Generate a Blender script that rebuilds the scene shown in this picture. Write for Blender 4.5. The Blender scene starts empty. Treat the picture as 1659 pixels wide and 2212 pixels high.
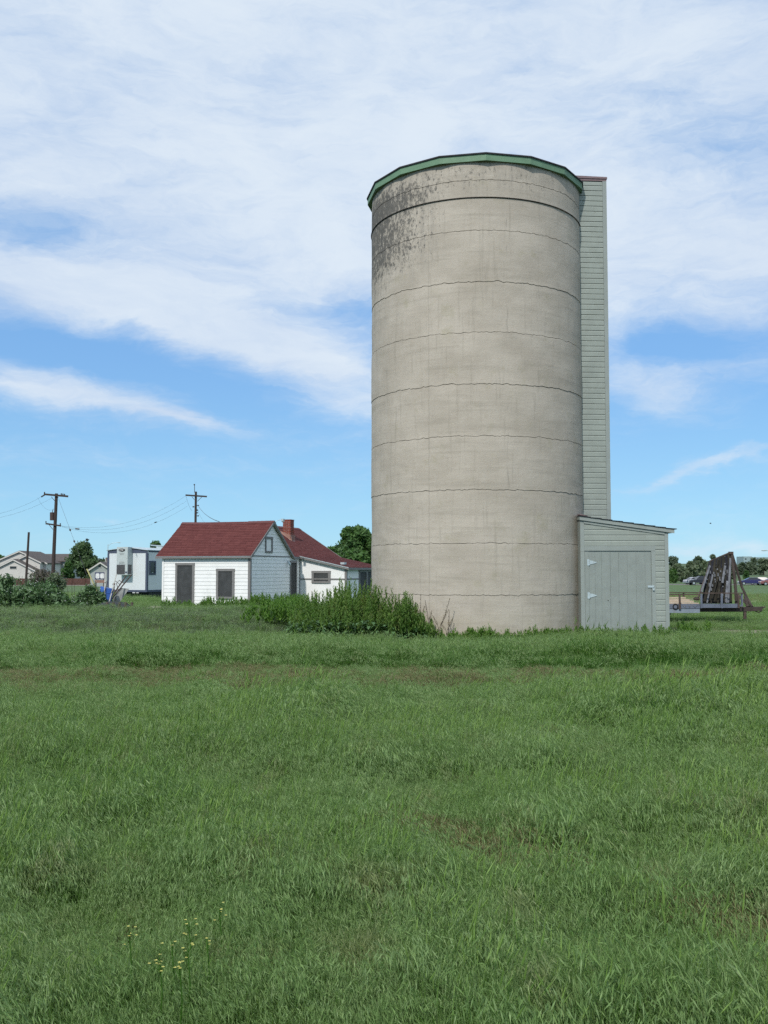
import bpy, math, random
import numpy as np
from mathutils import Vector, Matrix, noise as mnoise
R = math.radians
scene = bpy.context.scene
COL = scene.collection

# ------------------------------------------------------------------ camera
FPX, PITCH, CAMZ = 2105.0, R(3.425), 1.65          # focal length for a picture 1659 x 2212
cam_d = bpy.data.cameras.new('camera'); cam = bpy.data.objects.new('camera', cam_d); COL.objects.link(cam)
cam.location = (0, 0, CAMZ); cam.rotation_euler = (R(90) + PITCH, 0, 0)
cam_d.sensor_fit = 'VERTICAL'; cam_d.sensor_height = 24.0; cam_d.lens = 24.0 * FPX / 2212.0
cam_d.clip_start = 0.1; cam_d.clip_end = 6000
scene.camera = cam

# ------------------------------------------------------------------ light, sky, exposure
SUN_AZ, SUN_EL = R(23.5), R(43)                        # sun behind the viewer, to the left
sd = bpy.data.lights.new('sun', 'SUN'); sun = bpy.data.objects.new('sun', sd); COL.objects.link(sun)
sd.energy = 2.0; sd.angle = R(1.2); sd.color = (1.0, 0.95, 0.88)
to_sun = Vector((-math.sin(SUN_AZ)*math.cos(SUN_EL), -math.cos(SUN_AZ)*math.cos(SUN_EL), math.sin(SUN_EL)))
sun.rotation_euler = to_sun.to_track_quat('Z', 'Y').to_euler(); sun.location = (-20, -20, 30)
scene.view_settings.view_transform = 'Standard'; scene.view_settings.look = 'None'
scene.view_settings.gamma = 1; scene.view_settings.use_curve_mapping = False
scene.view_settings.exposure = 0.6
scene.render.engine = 'CYCLES'
scene.cycles.use_denoising = False
scene.cycles.use_adaptive_sampling = True; scene.cycles.adaptive_threshold = 0.012; scene.cycles.adaptive_min_samples = 32
scene.cycles.max_bounces = 5; scene.cycles.diffuse_bounces = 2; scene.cycles.transparent_max_bounces = 4
scene.cycles.caustics_reflective = False; scene.cycles.caustics_refractive = False

class NT:
    """small wrapper to write node trees"""
    def __init__(s, tree): s.t = tree; s.n = tree.nodes; s.l = tree.links
    def set(s, sock, v):
        if isinstance(v, bpy.types.NodeSocket): s.l.new(v, sock)
        elif v is not None:
            if isinstance(v, (tuple, list)) and len(v) == 3 and sock.type == 'RGBA': v = (*v, 1)
            sock.default_value = v
    def m(s, op, a, b=None, c=None, clamp=False):
        n = s.n.new('ShaderNodeMath'); n.operation = op; n.use_clamp = clamp
        s.set(n.inputs[0], a)
        if b is not None: s.set(n.inputs[1], b)
        if c is not None: s.set(n.inputs[2], c)
        return n.outputs[0]
    def add(s, a, b): return s.m('ADD', a, b)
    def sub(s, a, b): return s.m('SUBTRACT', a, b)
    def mul(s, a, b): return s.m('MULTIPLY', a, b)
    def ramp(s, v, lo, hi, smooth=True):
        n = s.n.new('ShaderNodeMapRange'); n.clamp = True
        n.interpolation_type = 'SMOOTHSTEP' if smooth else 'LINEAR'
        if lo > hi: f0, f1, t0, t1 = hi, lo, 1.0, 0.0
        else: f0, f1, t0, t1 = lo, hi, 0.0, 1.0
        s.set(n.inputs[0], v); n.inputs[1].default_value = f0; n.inputs[2].default_value = f1
        n.inputs[3].default_value = t0; n.inputs[4].default_value = t1
        return n.outputs[0]
    def noise(s, vec, scale, detail=4, rough=0.5, dist=0.0, color=False):
        n = s.n.new('ShaderNodeTexNoise'); s.set(n.inputs['Vector'], vec)
        n.inputs['Scale'].default_value = scale; n.inputs['Detail'].default_value = detail
        n.inputs['Roughness'].default_value = rough; n.inputs['Distortion'].default_value = dist
        return n.outputs['Color' if color else 'Fac']
    def mapv(s, vec, scale=(1,1,1), rot=(0,0,0), loc=(0,0,0)):
        n = s.n.new('ShaderNodeMapping'); s.set(n.inputs['Vector'], vec)
        n.inputs['Scale'].default_value = scale; n.inputs['Rotation'].default_value = rot; n.inputs['Location'].default_value = loc
        return n.outputs[0]
    def mix(s, f, a, b, mode='MIX'):
        n = s.n.new('ShaderNodeMix'); n.data_type = 'RGBA'; n.blend_type = mode
        s.set(n.inputs[0], f); s.set(n.inputs[6], a); s.set(n.inputs[7], b)
        return n.outputs[2]
    def xyz(s, v):
        n = s.n.new('ShaderNodeSeparateXYZ'); s.set(n.inputs[0], v); return n.outputs[0], n.outputs[1], n.outputs[2]
    def comb(s, x, y, z):
        n = s.n.new('ShaderNodeCombineXYZ'); s.set(n.inputs[0], x); s.set(n.inputs[1], y); s.set(n.inputs[2], z); return n.outputs[0]

def px2dir(x, y):
    cx = (x - 829.5) / FPX; cz = (1106.0 - y) / FPX
    Y = math.cos(PITCH) - math.sin(PITCH) * cz; Z = math.sin(PITCH) + math.cos(PITCH) * cz
    return Vector((cx, Y, Z))
def azel(x, y):
    d = px2dir(x, y).normalized()
    return math.degrees(math.atan2(d.x, d.y)), math.degrees(math.asin(d.z))

world = bpy.data.worlds.new('World'); scene.world = world; world.use_nodes = True
W = NT(world.node_tree); W.n.clear()
sky = W.n.new('ShaderNodeTexSky'); sky.sky_type = 'NISHITA'; sky.sun_disc = False
sky.sun_elevation = SUN_EL; sky.sun_rotation = R(180) + SUN_AZ
sky.air_density = 1.0; sky.dust_density = 0.6; sky.ozone_density = 2.0; sky.altitude = 1500
tc = W.n.new('ShaderNodeTexCoord')
dx, dy, dz = W.xyz(tc.outputs['Generated'])
AZ = W.mul(W.m('ARCTAN2', dx, dy), 57.29578)
EL = W.mul(W.m('ARCSINE', W.m('MINIMUM', W.m('MAXIMUM', dz, -1.0), 1.0)), 57.29578)
zz = W.add(W.m('MAXIMUM', dz, 0.0), 0.20)
pl = W.comb(W.m('DIVIDE', dx, zz), W.m('DIVIDE', dy, zz), 0.0)
# soft sheet of cloud, streaked; finer ripples on top
n1 = W.noise(W.mapv(pl, (0.55, 0.30, 1), (0, 0, R(18)), (3.1, 1.7, 0)), 1.6, 6, 0.55, 0.6)
warp = W.noise(W.mapv(tc.outputs['Generated'], (1, 1, 2.2)), 9.0, 5, 0.6, 0.3, color=True)
wx, wy, wz = W.xyz(warp)
AZw = W.add(AZ, W.mul(W.sub(wx, 0.5), 5.5)); ELw = W.add(EL, W.mul(W.sub(wy, 0.5), 2.6))
ae = W.comb(W.mul(AZw, 0.1), W.mul(ELw, 0.1), W.mul(W.m('ABSOLUTE', dy), 0.3))
n2 = W.noise(W.mapv(ae, (0.75, 2.4, 1), (0, 0, R(10)), (0.4, 9.2, 0)), 1.5, 7, 0.62, 0.5)
n3 = W.noise(W.mapv(ae, (1.1, 4.5, 1), (0, 0, R(14)), (5.0, 2.0, 0)), 3.0, 7, 0.68, 0.8)
def blob(x, y, rx, ry, slope, amp, p=1.0):
    a, e = azel(x, y); k = 36.7
    rx /= k; ry /= k; th = math.atan(-slope)      # slope: picture rise downwards per right
    c, s_ = math.cos(th), math.sin(th)
    da = W.sub(AZw, a); de = W.sub(ELw, e)
    u = W.m('MULTIPLY_ADD', da, c / rx, W.mul(de, s_ / rx)); v = W.m('MULTIPLY_ADD', de, c / ry, W.mul(da, -s_ / ry))
    q = W.add(W.mul(u, u), W.mul(v, v))
    return W.mul(W.m('EXPONENT', W.mul(q, -p)), amp)
dens = W.mul(W.ramp(ELw, 12.3, 17.0), 1.05)
for b in [(20, 492, 190, 42, 0.05, -0.62), (1590, 320, 260, 85, 0.30, -0.42), (1640, 540, 150, 50, 0.2, 0.15),
          (1180, 250, 200, 30, 0.1, -0.15),
          (480, 715, 330, 48, 0.18, 0.95), (120, 640, 190, 60, 0.1, 0.35), (170, 762, 300, 24, 0.20, -0.5), (760, 668, 120, 26, 0.06, -0.45),
          (190, 862, 250, 36, 0.20, 0.95), (390, 912, 120, 12, 0.14, 0.6), (690, 820, 170, 55, 0.30, 0.62),
          (790, 880, 170, 26, 0.12, 0.42), (1440, 735, 100, 36, 0.1, -0.55), (1400, 850, 130, 44, 0.25, 0.62),
          (1590, 800, 170, 46, 0.05, 0.42), (1585, 690, 120, 40, 0.1, 0.45), (1540, 1006, 230, 12, -0.27, 0.62),
          (1300, 700, 100, 60, 0.1, 0.3), (660, 1010, 140, 10, -0.1, 0.12),
          (215, 1128, 34, 7, -0.2, 0.40), (640, 770, 170, 40, 0.2, 0.4), (60, 800, 130, 34, 0.15, 0.35), (420, 700, 300, 60, 0.1, 0.25), (1380, 790, 90, 40, 0.2, 0.3), (300, 1000, 330, 16, 0.02, 0.16), (700, 960, 200, 14, -0.12, 0.16), (1470, 1180, 80, 16, 0.0, 0.5), (1620, 1188, 50, 14, 0.0, 0.45)]:
    dens = W.add(dens, blob(*b))
dens = W.add(dens, W.mul(W.sub(n1, 0.5), 0.7))
dens = W.add(dens, W.mul(W.sub(n2, 0.5), 0.95))
dens = W.add(dens, W.mul(W.sub(n3, 0.5), 0.62))
cov = W.ramp(dens, -0.10, 1.2)
cov = W.mul(cov, 0.92)
tone = W.ramp(W.add(W.mul(n1, 0.5), W.add(W.mul(n2, 0.42), W.mul(n3, 0.08))), 0.30, 0.64)
cloud = W.mix(tone, (3.1, 3.75, 4.75), (4.3, 4.75, 5.2))
hz = W.ramp(EL, 14.0, 0.0)
blue = W.mix(1.0, sky.outputs[0], (0.60, 0.78, 0.96), 'MULTIPLY')
blue = W.mix(0.78, blue, W.mix(hz, (1.20, 2.50, 4.40), (1.78, 3.35, 4.35)))
skyc = W.mix(cov, blue, cloud)
bg = W.n.new('ShaderNodeBackground'); bg.inputs['Strength'].default_value = 0.12
W.set(bg.inputs['Color'], skyc)
wo = W.n.new('ShaderNodeOutputWorld'); W.l.new(bg.outputs[0], wo.inputs[0])
world.cycles.sampling_method = 'MANUAL'; world.cycles.sample_map_resolution = 512

# ------------------------------------------------------------------ helpers
rnd = random.Random(7)
def PT(x, y, Y):
    d = px2dir(x, y); k = Y / d.y
    return Vector((d.x * k, Y, CAMZ + d.z * k))
def sm(a, b, t):
    t = min(1.0, max(0.0, (t - a) / (b - a))); return t * t * (3 - 2 * t)
def gz(x, y):
    """height of the ground"""
    h = 0.05 * mnoise.noise((x * 0.35, y * 0.35, 0.3)) + 0.03 * mnoise.noise((x * 1.1, y * 1.1, 5.3))
    if y > 45: h *= max(0.0, 1 - (y - 45) / 20)
    wv = 1.1 * mnoise.noise((x * 0.22, 0, 7.7))
    h -= 0.20 * sm(11, 20, y)
    h += 0.09 * sm(17.2 + wv, 18.4 + wv, y) * (1 - sm(19.5, 24, y))
    h += 0.31 * sm(27, 31, y) * (1 - sm(36, 41, y)) * sm(0.0, -3.5, x) if x < 0 else 0
    h -= 0.9 * sm(60, 170, y)
    if y > 260:
        h += 9.5 * sm(300, 950, y) + 1.2 * mnoise.noise((x * 0.004, y * 0.004, 2.0)) * sm(300, 600, y)
    return h
def gpt(x_px, Y):
    p = PT(x_px, 1232, Y); p.z = gz(p.x, p.y); return p

class MB:
    def __init__(s): s.v = []; s.f = []; s.mi = []; s.cur = 0
    def addf(s, vs, fs):
        o = len(s.v); s.v += [tuple(p) for p in vs]
        for f in fs: s.f.append([i + o for i in f]); s.mi.append(s.cur)
        return s
    def hexa(s, p):   # 8 points: bottom 0-3 ccw, top 4-7
        return s.addf(p, [(0,3,2,1), (4,5,6,7), (0,1,5,4), (1,2,6,5), (2,3,7,6), (3,0,4,7)])
    def box(s, x0, x1, y0, y1, z0, z1):
        return s.hexa([(x0,y0,z0),(x1,y0,z0),(x1,y1,z0),(x0,y1,z0),(x0,y0,z1),(x1,y0,z1),(x1,y1,z1),(x0,y1,z1)])
    def beam(s, a, b, w, h, up=(0,0,1)):
        a = Vector(a); b = Vector(b); d = (b - a).normalized(); u = Vector(up)
        if abs(d.dot(u)) > 0.98: u = Vector((0, 1, 0))
        r = d.cross(u).normalized(); u = r.cross(d).normalized()
        q = []
        for p in (a, b):
            q += [p - r*w/2 - u*h/2, p + r*w/2 - u*h/2, p + r*w/2 + u*h/2, p - r*w/2 + u*h/2]
        return s.hexa(q)
    def tube(s, pts, rad, n=6, cap=True):
        pts = [Vector(p) for p in pts]; rings = []
        rads = rad if isinstance(rad, (list, tuple)) else [rad] * len(pts)
        vs = []
        for i, p in enumerate(pts):
            d = (pts[min(i+1, len(pts)-1)] - pts[max(i-1, 0)]).normalized()
            u = Vector((0, 0, 1)) if abs(d.z) < 0.9 else Vector((1, 0, 0))
            r = d.cross(u).normalized(); u = r.cross(d)
            for k in range(n):
                a = 2 * math.pi * k / n
                vs.append(p + (r * math.cos(a) + u * math.sin(a)) * rads[i])
        fs = []
        for i in range(len(pts) - 1):
            for k in range(n):
                fs.append((i*n+k, i*n+(k+1) % n, (i+1)*n+(k+1) % n, (i+1)*n+k))
        if cap: fs.append(tuple(range(n))[::-1]); fs.append(tuple((len(pts)-1)*n + k for k in range(n)))
        return s.addf(vs, fs)
    def prism(s, poly, axis, a, b):
        """poly of 2-D points extruded along an axis ('x','y','z') from a to b"""
        def P(p, t):
            if axis == 'x': return (t, p[0], p[1])
            if axis == 'y': return (p[0], t, p[1])
            return (p[0], p[1], t)
        n = len(poly)
        vs = [P(p, a) for p in poly] + [P(p, b) for p in poly]
        fs = [tuple(range(n))[::-1], tuple(range(n, 2*n))] + [(i, (i+1) % n, n+(i+1) % n, n+i) for i in range(n)]
        return s.addf(vs, fs)
    def ball(s, c, r, nu=8, nv=5, sc=(1,1,1)):
        vs = []; c = Vector(c)
        for j in range(nv + 1):
            t = math.pi * j / nv
            for i in range(nu):
                a = 2 * math.pi * i / nu
                vs.append(c + Vector((math.sin(t)*math.cos(a)*r*sc[0], math.sin(t)*math.sin(a)*r*sc[1], math.cos(t)*r*sc[2])))
        fs = [(j*nu+i, j*nu+(i+1) % nu, (j+1)*nu+(i+1) % nu, (j+1)*nu+i) for j in range(nv) for i in range(nu)]
        return s.addf(vs, fs)
    def mesh(s, name, mats, smooth=False):
        me = bpy.data.meshes.new(name); me.from_pydata(s.v, [], s.f)
        for m_ in (mats if isinstance(mats, (list, tuple)) else [mats]): me.materials.append(m_)
        if any(s.mi): me.polygons.foreach_set('material_index', s.mi)
        if smooth: me.polygons.foreach_set('use_smooth', [True] * len(me.polygons))
        me.update(); return me
    def build(s, name, mats, parent=None, smooth=False, **kw):
        o = bpy.data.objects.new(name, s.mesh(name, mats, smooth)); COL.objects.link(o)
        if parent: o.parent = parent
        for k, v in kw.items(): o[k] = v
        return o

def tag(o, label, cat, group=None):
    o['label'] = label; o['category'] = cat
    if group: o['group'] = group
    return o
def empty(name, loc, rz=0.0):
    o = bpy.data.objects.new(name, None); COL.objects.link(o); o.location = loc; o.rotation_euler = (0, 0, rz); o.empty_display_size = 0.3
    return o
def link_copy(o, parent=None):
    c = o.copy(); COL.objects.link(c)
    if parent: c.parent = parent
    for ch in list(o.children): link_copy(ch, c)
    return c

# ------------------------------------------------------------------ materials
def newmat(name):
    m_ = bpy.data.materials.new(name); m_.use_nodes = True; t = NT(m_.node_tree)
    b = t.n['Principled BSDF']; return m_, t, b
def M(name, col, rough=0.7, var=0.12, scale=6.0, bump=0.15, bscale=30.0, metal=0.0, dirt=None, dirt_amt=0.25, dscale=1.2, stretch=(1,1,1), spec=0.4):
    m_, t, b = newmat(name)
    c = t.n.new('ShaderNodeTexCoord').outputs['Object']
    c = t.mapv(c, stretch)
    n = t.noise(c, scale, 5, 0.6)
    dark = tuple(x * (1 - var * 1.6) for x in col); lite = tuple(min(1, x * (1 + var)) for x in col)
    cc = t.mix(t.ramp(n, 0.3, 0.7), dark, lite)
    if dirt:
        d = t.ramp(t.noise(c, dscale, 6, 0.65), 0.5, 0.75)
        cc = t.mix(t.mul(d, dirt_amt), cc, dirt)
    t.set(b.inputs['Base Color'], cc); b.inputs['Roughness'].default_value = rough; b.inputs['Metallic'].default_value = metal
    b.inputs['Specular IOR Level'].default_value = spec
    if bump:
        bn = t.n.new('ShaderNodeBump'); bn.inputs['Strength'].default_value = bump; bn.inputs['Distance'].default_value = 0.02
        t.set(bn.inputs['Height'], t.noise(c, bscale, 4, 0.6)); t.l.new(bn.outputs[0], b.inputs['Normal'])
    return m_
def leafmat(name, ca, cb, cc=None, pos_scale=0.8, trans=0.35, rough=0.55, rand=0.5):
    """leaf: hue from a per-plant random number and broad patches of the place; partly translucent"""
    m_, t, b = newmat(name)
    geo = t.n.new('ShaderNodeNewGeometry'); oi = t.n.new('ShaderNodeObjectInfo')
    n = t.ramp(t.noise(geo.outputs['Position'], pos_scale, 4, 0.6), 0.32, 0.68)
    f = t.m('ADD', t.mul(n, 1 - rand), t.mul(oi.outputs['Random'], rand), clamp=True)
    c = t.mix(f, ca, cb)
    if cc: c = t.mix(t.mul(t.ramp(t.noise(geo.outputs['Position'], pos_scale * 3.7, 3), 0.55, 0.72), 0.6), c, cc)
    fine = t.ramp(geo.outputs['Random Per Island'], 0, 1, False)
    c = t.mix(1.0, c, t.mix(fine, (0.60, 0.64, 0.58), (1.38, 1.33, 1.25)), 'MULTIPLY')
    b.inputs['Roughness'].default_value = rough; b.inputs['Specular IOR Level'].default_value = 0.3
    t.set(b.inputs['Base Color'], c)
    tr = t.n.new('ShaderNodeBsdfTranslucent'); t.set(tr.inputs['Color'], t.mix(1.0, c, (1.1, 1.25, 0.7), 'MULTIPLY'))
    mx = t.n.new('ShaderNodeMixShader'); mx.inputs[0].default_value = trans
    t.l.new(b.outputs[0], mx.inputs[1]); t.l.new(tr.outputs[0], mx.inputs[2])
    t.l.new(mx.outputs[0], t.n['Material Output'].inputs['Surface'])
    return m_

def concrete_mat():
    m_, t, b = newmat('silo_concrete')
    tc_ = t.n.new('ShaderNodeTexCoord').outputs['Object']
    x, y, z = t.xyz(tc_)
    broad = t.noise(t.mapv(tc_, (1, 1, 1.6)), 0.9, 6, 0.6)
    c = t.mix(t.ramp(broad, 0.3, 0.7), (0.42, 0.376, 0.312), (0.50, 0.452, 0.382))
    # form boards and laitance: faint level bands, streaks that run down
    band = t.noise(t.comb(t.mul(x, 0.35), t.mul(y, 0.35), t.mul(z, 5.0)), 1.4, 4, 0.6)
    c = t.mix(t.mul(t.ramp(band, 0.5, 0.72), 0.35), c, (0.30, 0.27, 0.22))
    st = t.noise(t.mapv(tc_, (9, 9, 0.55)), 1.3, 5, 0.65)
    c = t.mix(t.mul(t.ramp(st, 0.52, 0.75), 0.38), c, (0.26, 0.235, 0.19))
    st2 = t.noise(t.mapv(tc_, (14, 14, 1.1), loc=(3, 1, 0)), 1.0, 4, 0.6)
    c = t.mix(t.mul(t.ramp(st2, 0.60, 0.78), 0.35), c, (0.46, 0.44, 0.40))
    pale = t.noise(t.mapv(tc_, (1, 1, 1.2), loc=(7, 3, 1)), 0.7, 5, 0.6)
    c = t.mix(t.mul(t.mul(t.ramp(pale, 0.50, 0.70), t.ramp(z, 4.2, 1.2)), 0.45), c, (0.50, 0.445, 0.39))
    yel = t.noise(t.mapv(tc_, loc=(2, 8, 4)), 1.6, 4, 0.6)
    c = t.mix(t.mul(t.ramp(yel, 0.58, 0.75), 0.35), c, (0.30, 0.28, 0.17))
    bot = t.mul(t.ramp(z, 0.75, 0.1), t.ramp(t.noise(tc_, 3.0, 4), 0.3, 0.7))
    c = t.mix(t.mul(bot, 0.55), c, (0.40, 0.355, 0.26))
    seam = t.m('ABSOLUTE', t.add(t.add(x, 1.5), t.mul(t.sub(t.noise(t.mapv(tc_, (0, 0, 1)), 3.0, 4), 0.5), 0.09)))
    seam2 = t.m('ABSOLUTE', t.add(t.sub(x, 0.55), t.mul(t.sub(t.noise(t.mapv(tc_, (0, 0, 1), loc=(0, 0, 9)), 2.0, 4), 0.5), 0.12)))
    sm_ = t.m('MAXIMUM', t.mul(t.ramp(seam, 0.022, 0.006), 0.22), t.mul(t.mul(t.ramp(seam2, 0.018, 0.006), t.ramp(t.noise(t.mapv(tc_, (0, 0, 1), loc=(0, 0, 3)), 1.2, 2), 0.5, 0.6)), 0.45))
    c = t.mix(sm_, c, (0.20, 0.18, 0.15))
    hl = t.noise(t.comb(t.mul(x, 0.5), t.mul(y, 0.5), t.mul(z, 3.2)), 2.6, 6, 0.75)
    c = t.mix(t.mul(t.ramp(t.m('ABSOLUTE', t.sub(hl, 0.5)), 0.012, 0.0), 0.30), c, (0.24, 0.215, 0.18))
    # lichen and soot on the upper left of the drum
    sp = t.noise(t.mapv(tc_, (1, 1, 0.7)), 13.0, 9, 0.85)
    sp2 = t.noise(t.mapv(tc_, (1, 1, 1)), 1.5, 4, 0.6)
    reg = t.mul(t.mul(t.ramp(x, -0.5, -2.5), t.ramp(z, 9.1, 10.6)), t.ramp(z, 12.6, 11.6))
    reg = t.add(reg, t.mul(t.mul(t.ramp(x, -2.2, -3.0), t.ramp(z, 4.5, 9.2)), 0.30))
    reg = t.add(reg, t.mul(t.ramp(z, 11.3, 12.0), 0.42))
    sp3 = t.noise(t.mapv(tc_, (1.5, 1.5, 0.8), loc=(4, 4, 4)), 6.5, 6, 0.75)
    th = t.add(t.mul(reg, 0.135), t.add(t.mul(sp, 0.55), t.mul(sp3, 0.45)))
    li = t.mul(t.ramp(th, 0.585, 0.665), t.ramp(reg, 0.02, 0.3))
    wash = t.mul(reg, t.ramp(t.noise(t.mapv(tc_, (6, 6, 0.5)), 1.2, 5, 0.6), 0.42, 0.7))
    c = t.mix(t.mul(wash, 0.42), c, (0.16, 0.155, 0.145))
    c = t.mix(t.mul(li, 0.82), c, (0.075, 0.075, 0.072))
    # small pits and aggregate
    fine = t.noise(tc_, 55, 3, 0.7)
    c = t.mix(t.mul(t.ramp(fine, 0.62, 0.74), 0.30), c, (0.20, 0.175, 0.14))
    c = t.mix(t.mul(t.ramp(fine, 0.36, 0.26), 0.22), c, (0.50, 0.47, 0.42))
    t.set(b.inputs['Base Color'], c); b.inputs['Roughness'].default_value = 0.92; b.inputs['Specular IOR Level'].default_value = 0.2
    bn = t.n.new('ShaderNodeBump'); bn.inputs['Strength'].default_value = 0.32; bn.inputs['Distance'].default_value = 0.03
    h = t.add(t.mul(t.noise(tc_, 24, 5, 0.7), 0.6), t.add(t.mul(band, 0.5), t.mul(t.noise(tc_, 5, 5, 0.6), 0.7)))
    t.set(bn.inputs['Height'], h); t.l.new(bn.outputs[0], b.inputs['Normal'])
    return m_
MAT = {}
MAT['concrete'] = concrete_mat()
MAT['joint'] = M('joint_mortar', (0.10, 0.092, 0.08), 0.95)
MAT['steel_band'] = M('rusty_steel', (0.05, 0.042, 0.036), 0.7, metal=0.3)
MAT['silo_green'] = M('green_paint', (0.15, 0.265, 0.165), 0.6, 0.08, 3, dirt=(0.10, 0.20, 0.12), dirt_amt=0.3)
MAT['roof_dark'] = M('dark_roofing', (0.035, 0.035, 0.04), 0.9)
MAT['sage'] = M('sage_paint', (0.30, 0.335, 0.30), 0.55, 0.05, 2.2, bump=0.08, dirt=(0.24, 0.27, 0.24), dirt_amt=0.5)
MAT['sage_trim'] = M('sage_trim_paint', (0.285, 0.32, 0.30), 0.55, 0.04, 2.2, bump=0.06)
MAT['sage_door'] = M('sage_door_paint', (0.262, 0.295, 0.275), 0.6, 0.05, 4.0, bump=0.1, dirt=(0.22, 0.27, 0.24), dirt_amt=0.3)
MAT['rosy_cap'] = M('weathered_cap_metal', (0.20, 0.14, 0.145), 0.6, 0.1)
MAT['galv'] = M('galvanised_metal', (0.52, 0.60, 0.62), 0.4, 0.08, metal=0.25)
MAT['white'] = M('white_paint', (0.86, 0.865, 0.85), 0.6, 0.025, 2.0, bump=0, dirt=(0.62, 0.64, 0.60), dirt_amt=0.35, dscale=2.5)
MAT['wall_white'] = M('white_plaster', (0.86, 0.865, 0.85), 0.7, 0.03, 1.3, bump=0, dirt=(0.66, 0.67, 0.64), dirt_amt=0.3)
MAT['taupe'] = M('taupe_trim_paint', (0.21, 0.205, 0.20), 0.6, 0.06, 3)
MAT['board_dark'] = M('charcoal_board', (0.052, 0.056, 0.058), 0.75, 0.15, 3, dirt=(0.12, 0.12, 0.12), dirt_amt=0.3, dscale=4)
MAT['soffit'] = M('cream_soffit', (0.42, 0.40, 0.36), 0.8)
MAT['flash'] = M('rust_flashing', (0.28, 0.155, 0.12), 0.7)
MAT['brick'] = M('red_brick', (0.23, 0.055, 0.035), 0.9, 0.25, 14)
MAT['mortar'] = M('pale_mortar', (0.42, 0.38, 0.34), 0.95)
MAT['off_white'] = M('office_panel', (0.66, 0.70, 0.72), 0.5, 0.02, 1.0, bump=0.03)
MAT['slate'] = M('slate_blue_trim', (0.07, 0.085, 0.13), 0.55, 0.06)
MAT['duct'] = M('pale_grey_enamel', (0.48, 0.53, 0.53), 0.45, 0.03)
MAT['grille'] = M('grey_grille', (0.10, 0.10, 0.105), 0.6)
MAT['black'] = M('black_paint', (0.012, 0.013, 0.016), 0.6)
MAT['letter'] = M('white_lettering', (0.75, 0.75, 0.75), 0.6, bump=0)
MAT['letter_grey'] = M('grey_lettering', (0.16, 0.17, 0.17), 0.6, bump=0)
MAT['glass'] = M('dark_glass', (0.02, 0.025, 0.03), 0.12, 0.05, bump=0, spec=0.6)
MAT['pole'] = M('weathered_pole_wood', (0.055, 0.040, 0.036), 0.9, 0.2, 5, stretch=(6, 6, 0.6))
MAT['wire'] = M('grey_wire', (0.06, 0.06, 0.065), 0.6, bump=0)
MAT['transformer'] = M('rusty_transformer', (0.07, 0.045, 0.04), 0.6)
MAT['porcelain'] = M('brown_porcelain', (0.05, 0.035, 0.03), 0.3)
MAT['far_white'] = M('cream_siding', (0.58, 0.56, 0.52), 0.7, 0.03, 1)
MAT['far_grey'] = M('grey_siding', (0.36, 0.38, 0.37), 0.7, 0.03, 1)
MAT['far_roof'] = M('brown_shingle', (0.10, 0.085, 0.078), 0.9, 0.15, 2)
MAT['fence'] = M('stained_cedar', (0.105, 0.05, 0.04), 0.85, 0.2, 3)
MAT['trailer_blue'] = M('faded_blue_paint', (0.14, 0.165, 0.22), 0.6, 0.12, 3, dirt=(0.12, 0.08, 0.06), dirt_amt=0.5, dscale=3)
MAT['trailer_pale'] = M('pale_blue_paint', (0.24, 0.29, 0.35), 0.6, 0.10, 3, dirt=(0.15, 0.12, 0.1), dirt_amt=0.4, dscale=3)
MAT['rust'] = M('rusty_iron', (0.09, 0.065, 0.055), 0.8, 0.25, 8)
MAT['lumber'] = M('weathered_lumber', (0.52, 0.43, 0.33), 0.85, 0.15, 4, stretch=(0.5, 5, 5))
MAT['plank_dark'] = M('tarred_plank', (0.014, 0.015, 0.024), 0.8, 0.4, 5, dirt=(0.10, 0.10, 0.10), dirt_amt=0.5, dscale=5, stretch=(2, 2, 0.8))
MAT['plank_tan'] = M('olive_brown_plank', (0.030, 0.028, 0.020), 0.85, 0.3, 5, dirt=(0.11, 0.09, 0.05), dirt_amt=0.5, dscale=5, stretch=(2, 2, 0.8))
MAT['plank_pale'] = M('silvered_plank', (0.17, 0.18, 0.20), 0.8, 0.2, 5, dirt=(0.04, 0.04, 0.05), dirt_amt=0.8, dscale=4, stretch=(2, 2, 0.8))
MAT['post'] = M('brown_post', (0.062, 0.048, 0.042), 0.85, 0.2, 5)
MAT['rubber'] = M('black_rubber_sheet', (0.020, 0.021, 0.024), 0.7, 0.2, 3)
MAT['blue_tray'] = M('blue_enamel', (0.03, 0.10, 0.36), 0.4, 0.1)
MAT['tan_tray'] = M('dull_grey_metal', (0.24, 0.25, 0.24), 0.6, 0.15, dirt=(0.2, 0.15, 0.1))
MAT['handle'] = M('pale_wood_handle', (0.5, 0.49, 0.45), 0.7)
MAT['yellow_post'] = M('pale_yellow_post', (0.52, 0.48, 0.22), 0.6)
MAT['tyre'] = M('tyre_rubber', (0.015, 0.015, 0.016), 0.8)
MAT['chrome'] = M('chrome', (0.6, 0.6, 0.62), 0.25, 0.02, metal=0.7, bump=0)
MAT['car_dark'] = M('dark_grey_car_paint', (0.03, 0.032, 0.045), 0.3, 0.02, bump=0)
MAT['car_blue'] = M('dark_blue_car_paint', (0.03, 0.03, 0.11), 0.3, 0.02, bump=0)
MAT['car_silver'] = M('silver_car_paint', (0.42, 0.42, 0.46), 0.3, 0.02, bump=0)
MAT['car_red'] = M('dull_red_car_paint', (0.22, 0.09, 0.09), 0.4, 0.02, bump=0)
MAT['bark'] = M('bark', (0.07, 0.055, 0.045), 0.95, 0.2, 6)
MAT['far_building'] = M('pale_concrete_building', (0.36, 0.36, 0.36), 0.8, 0.04, 0.3)
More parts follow.
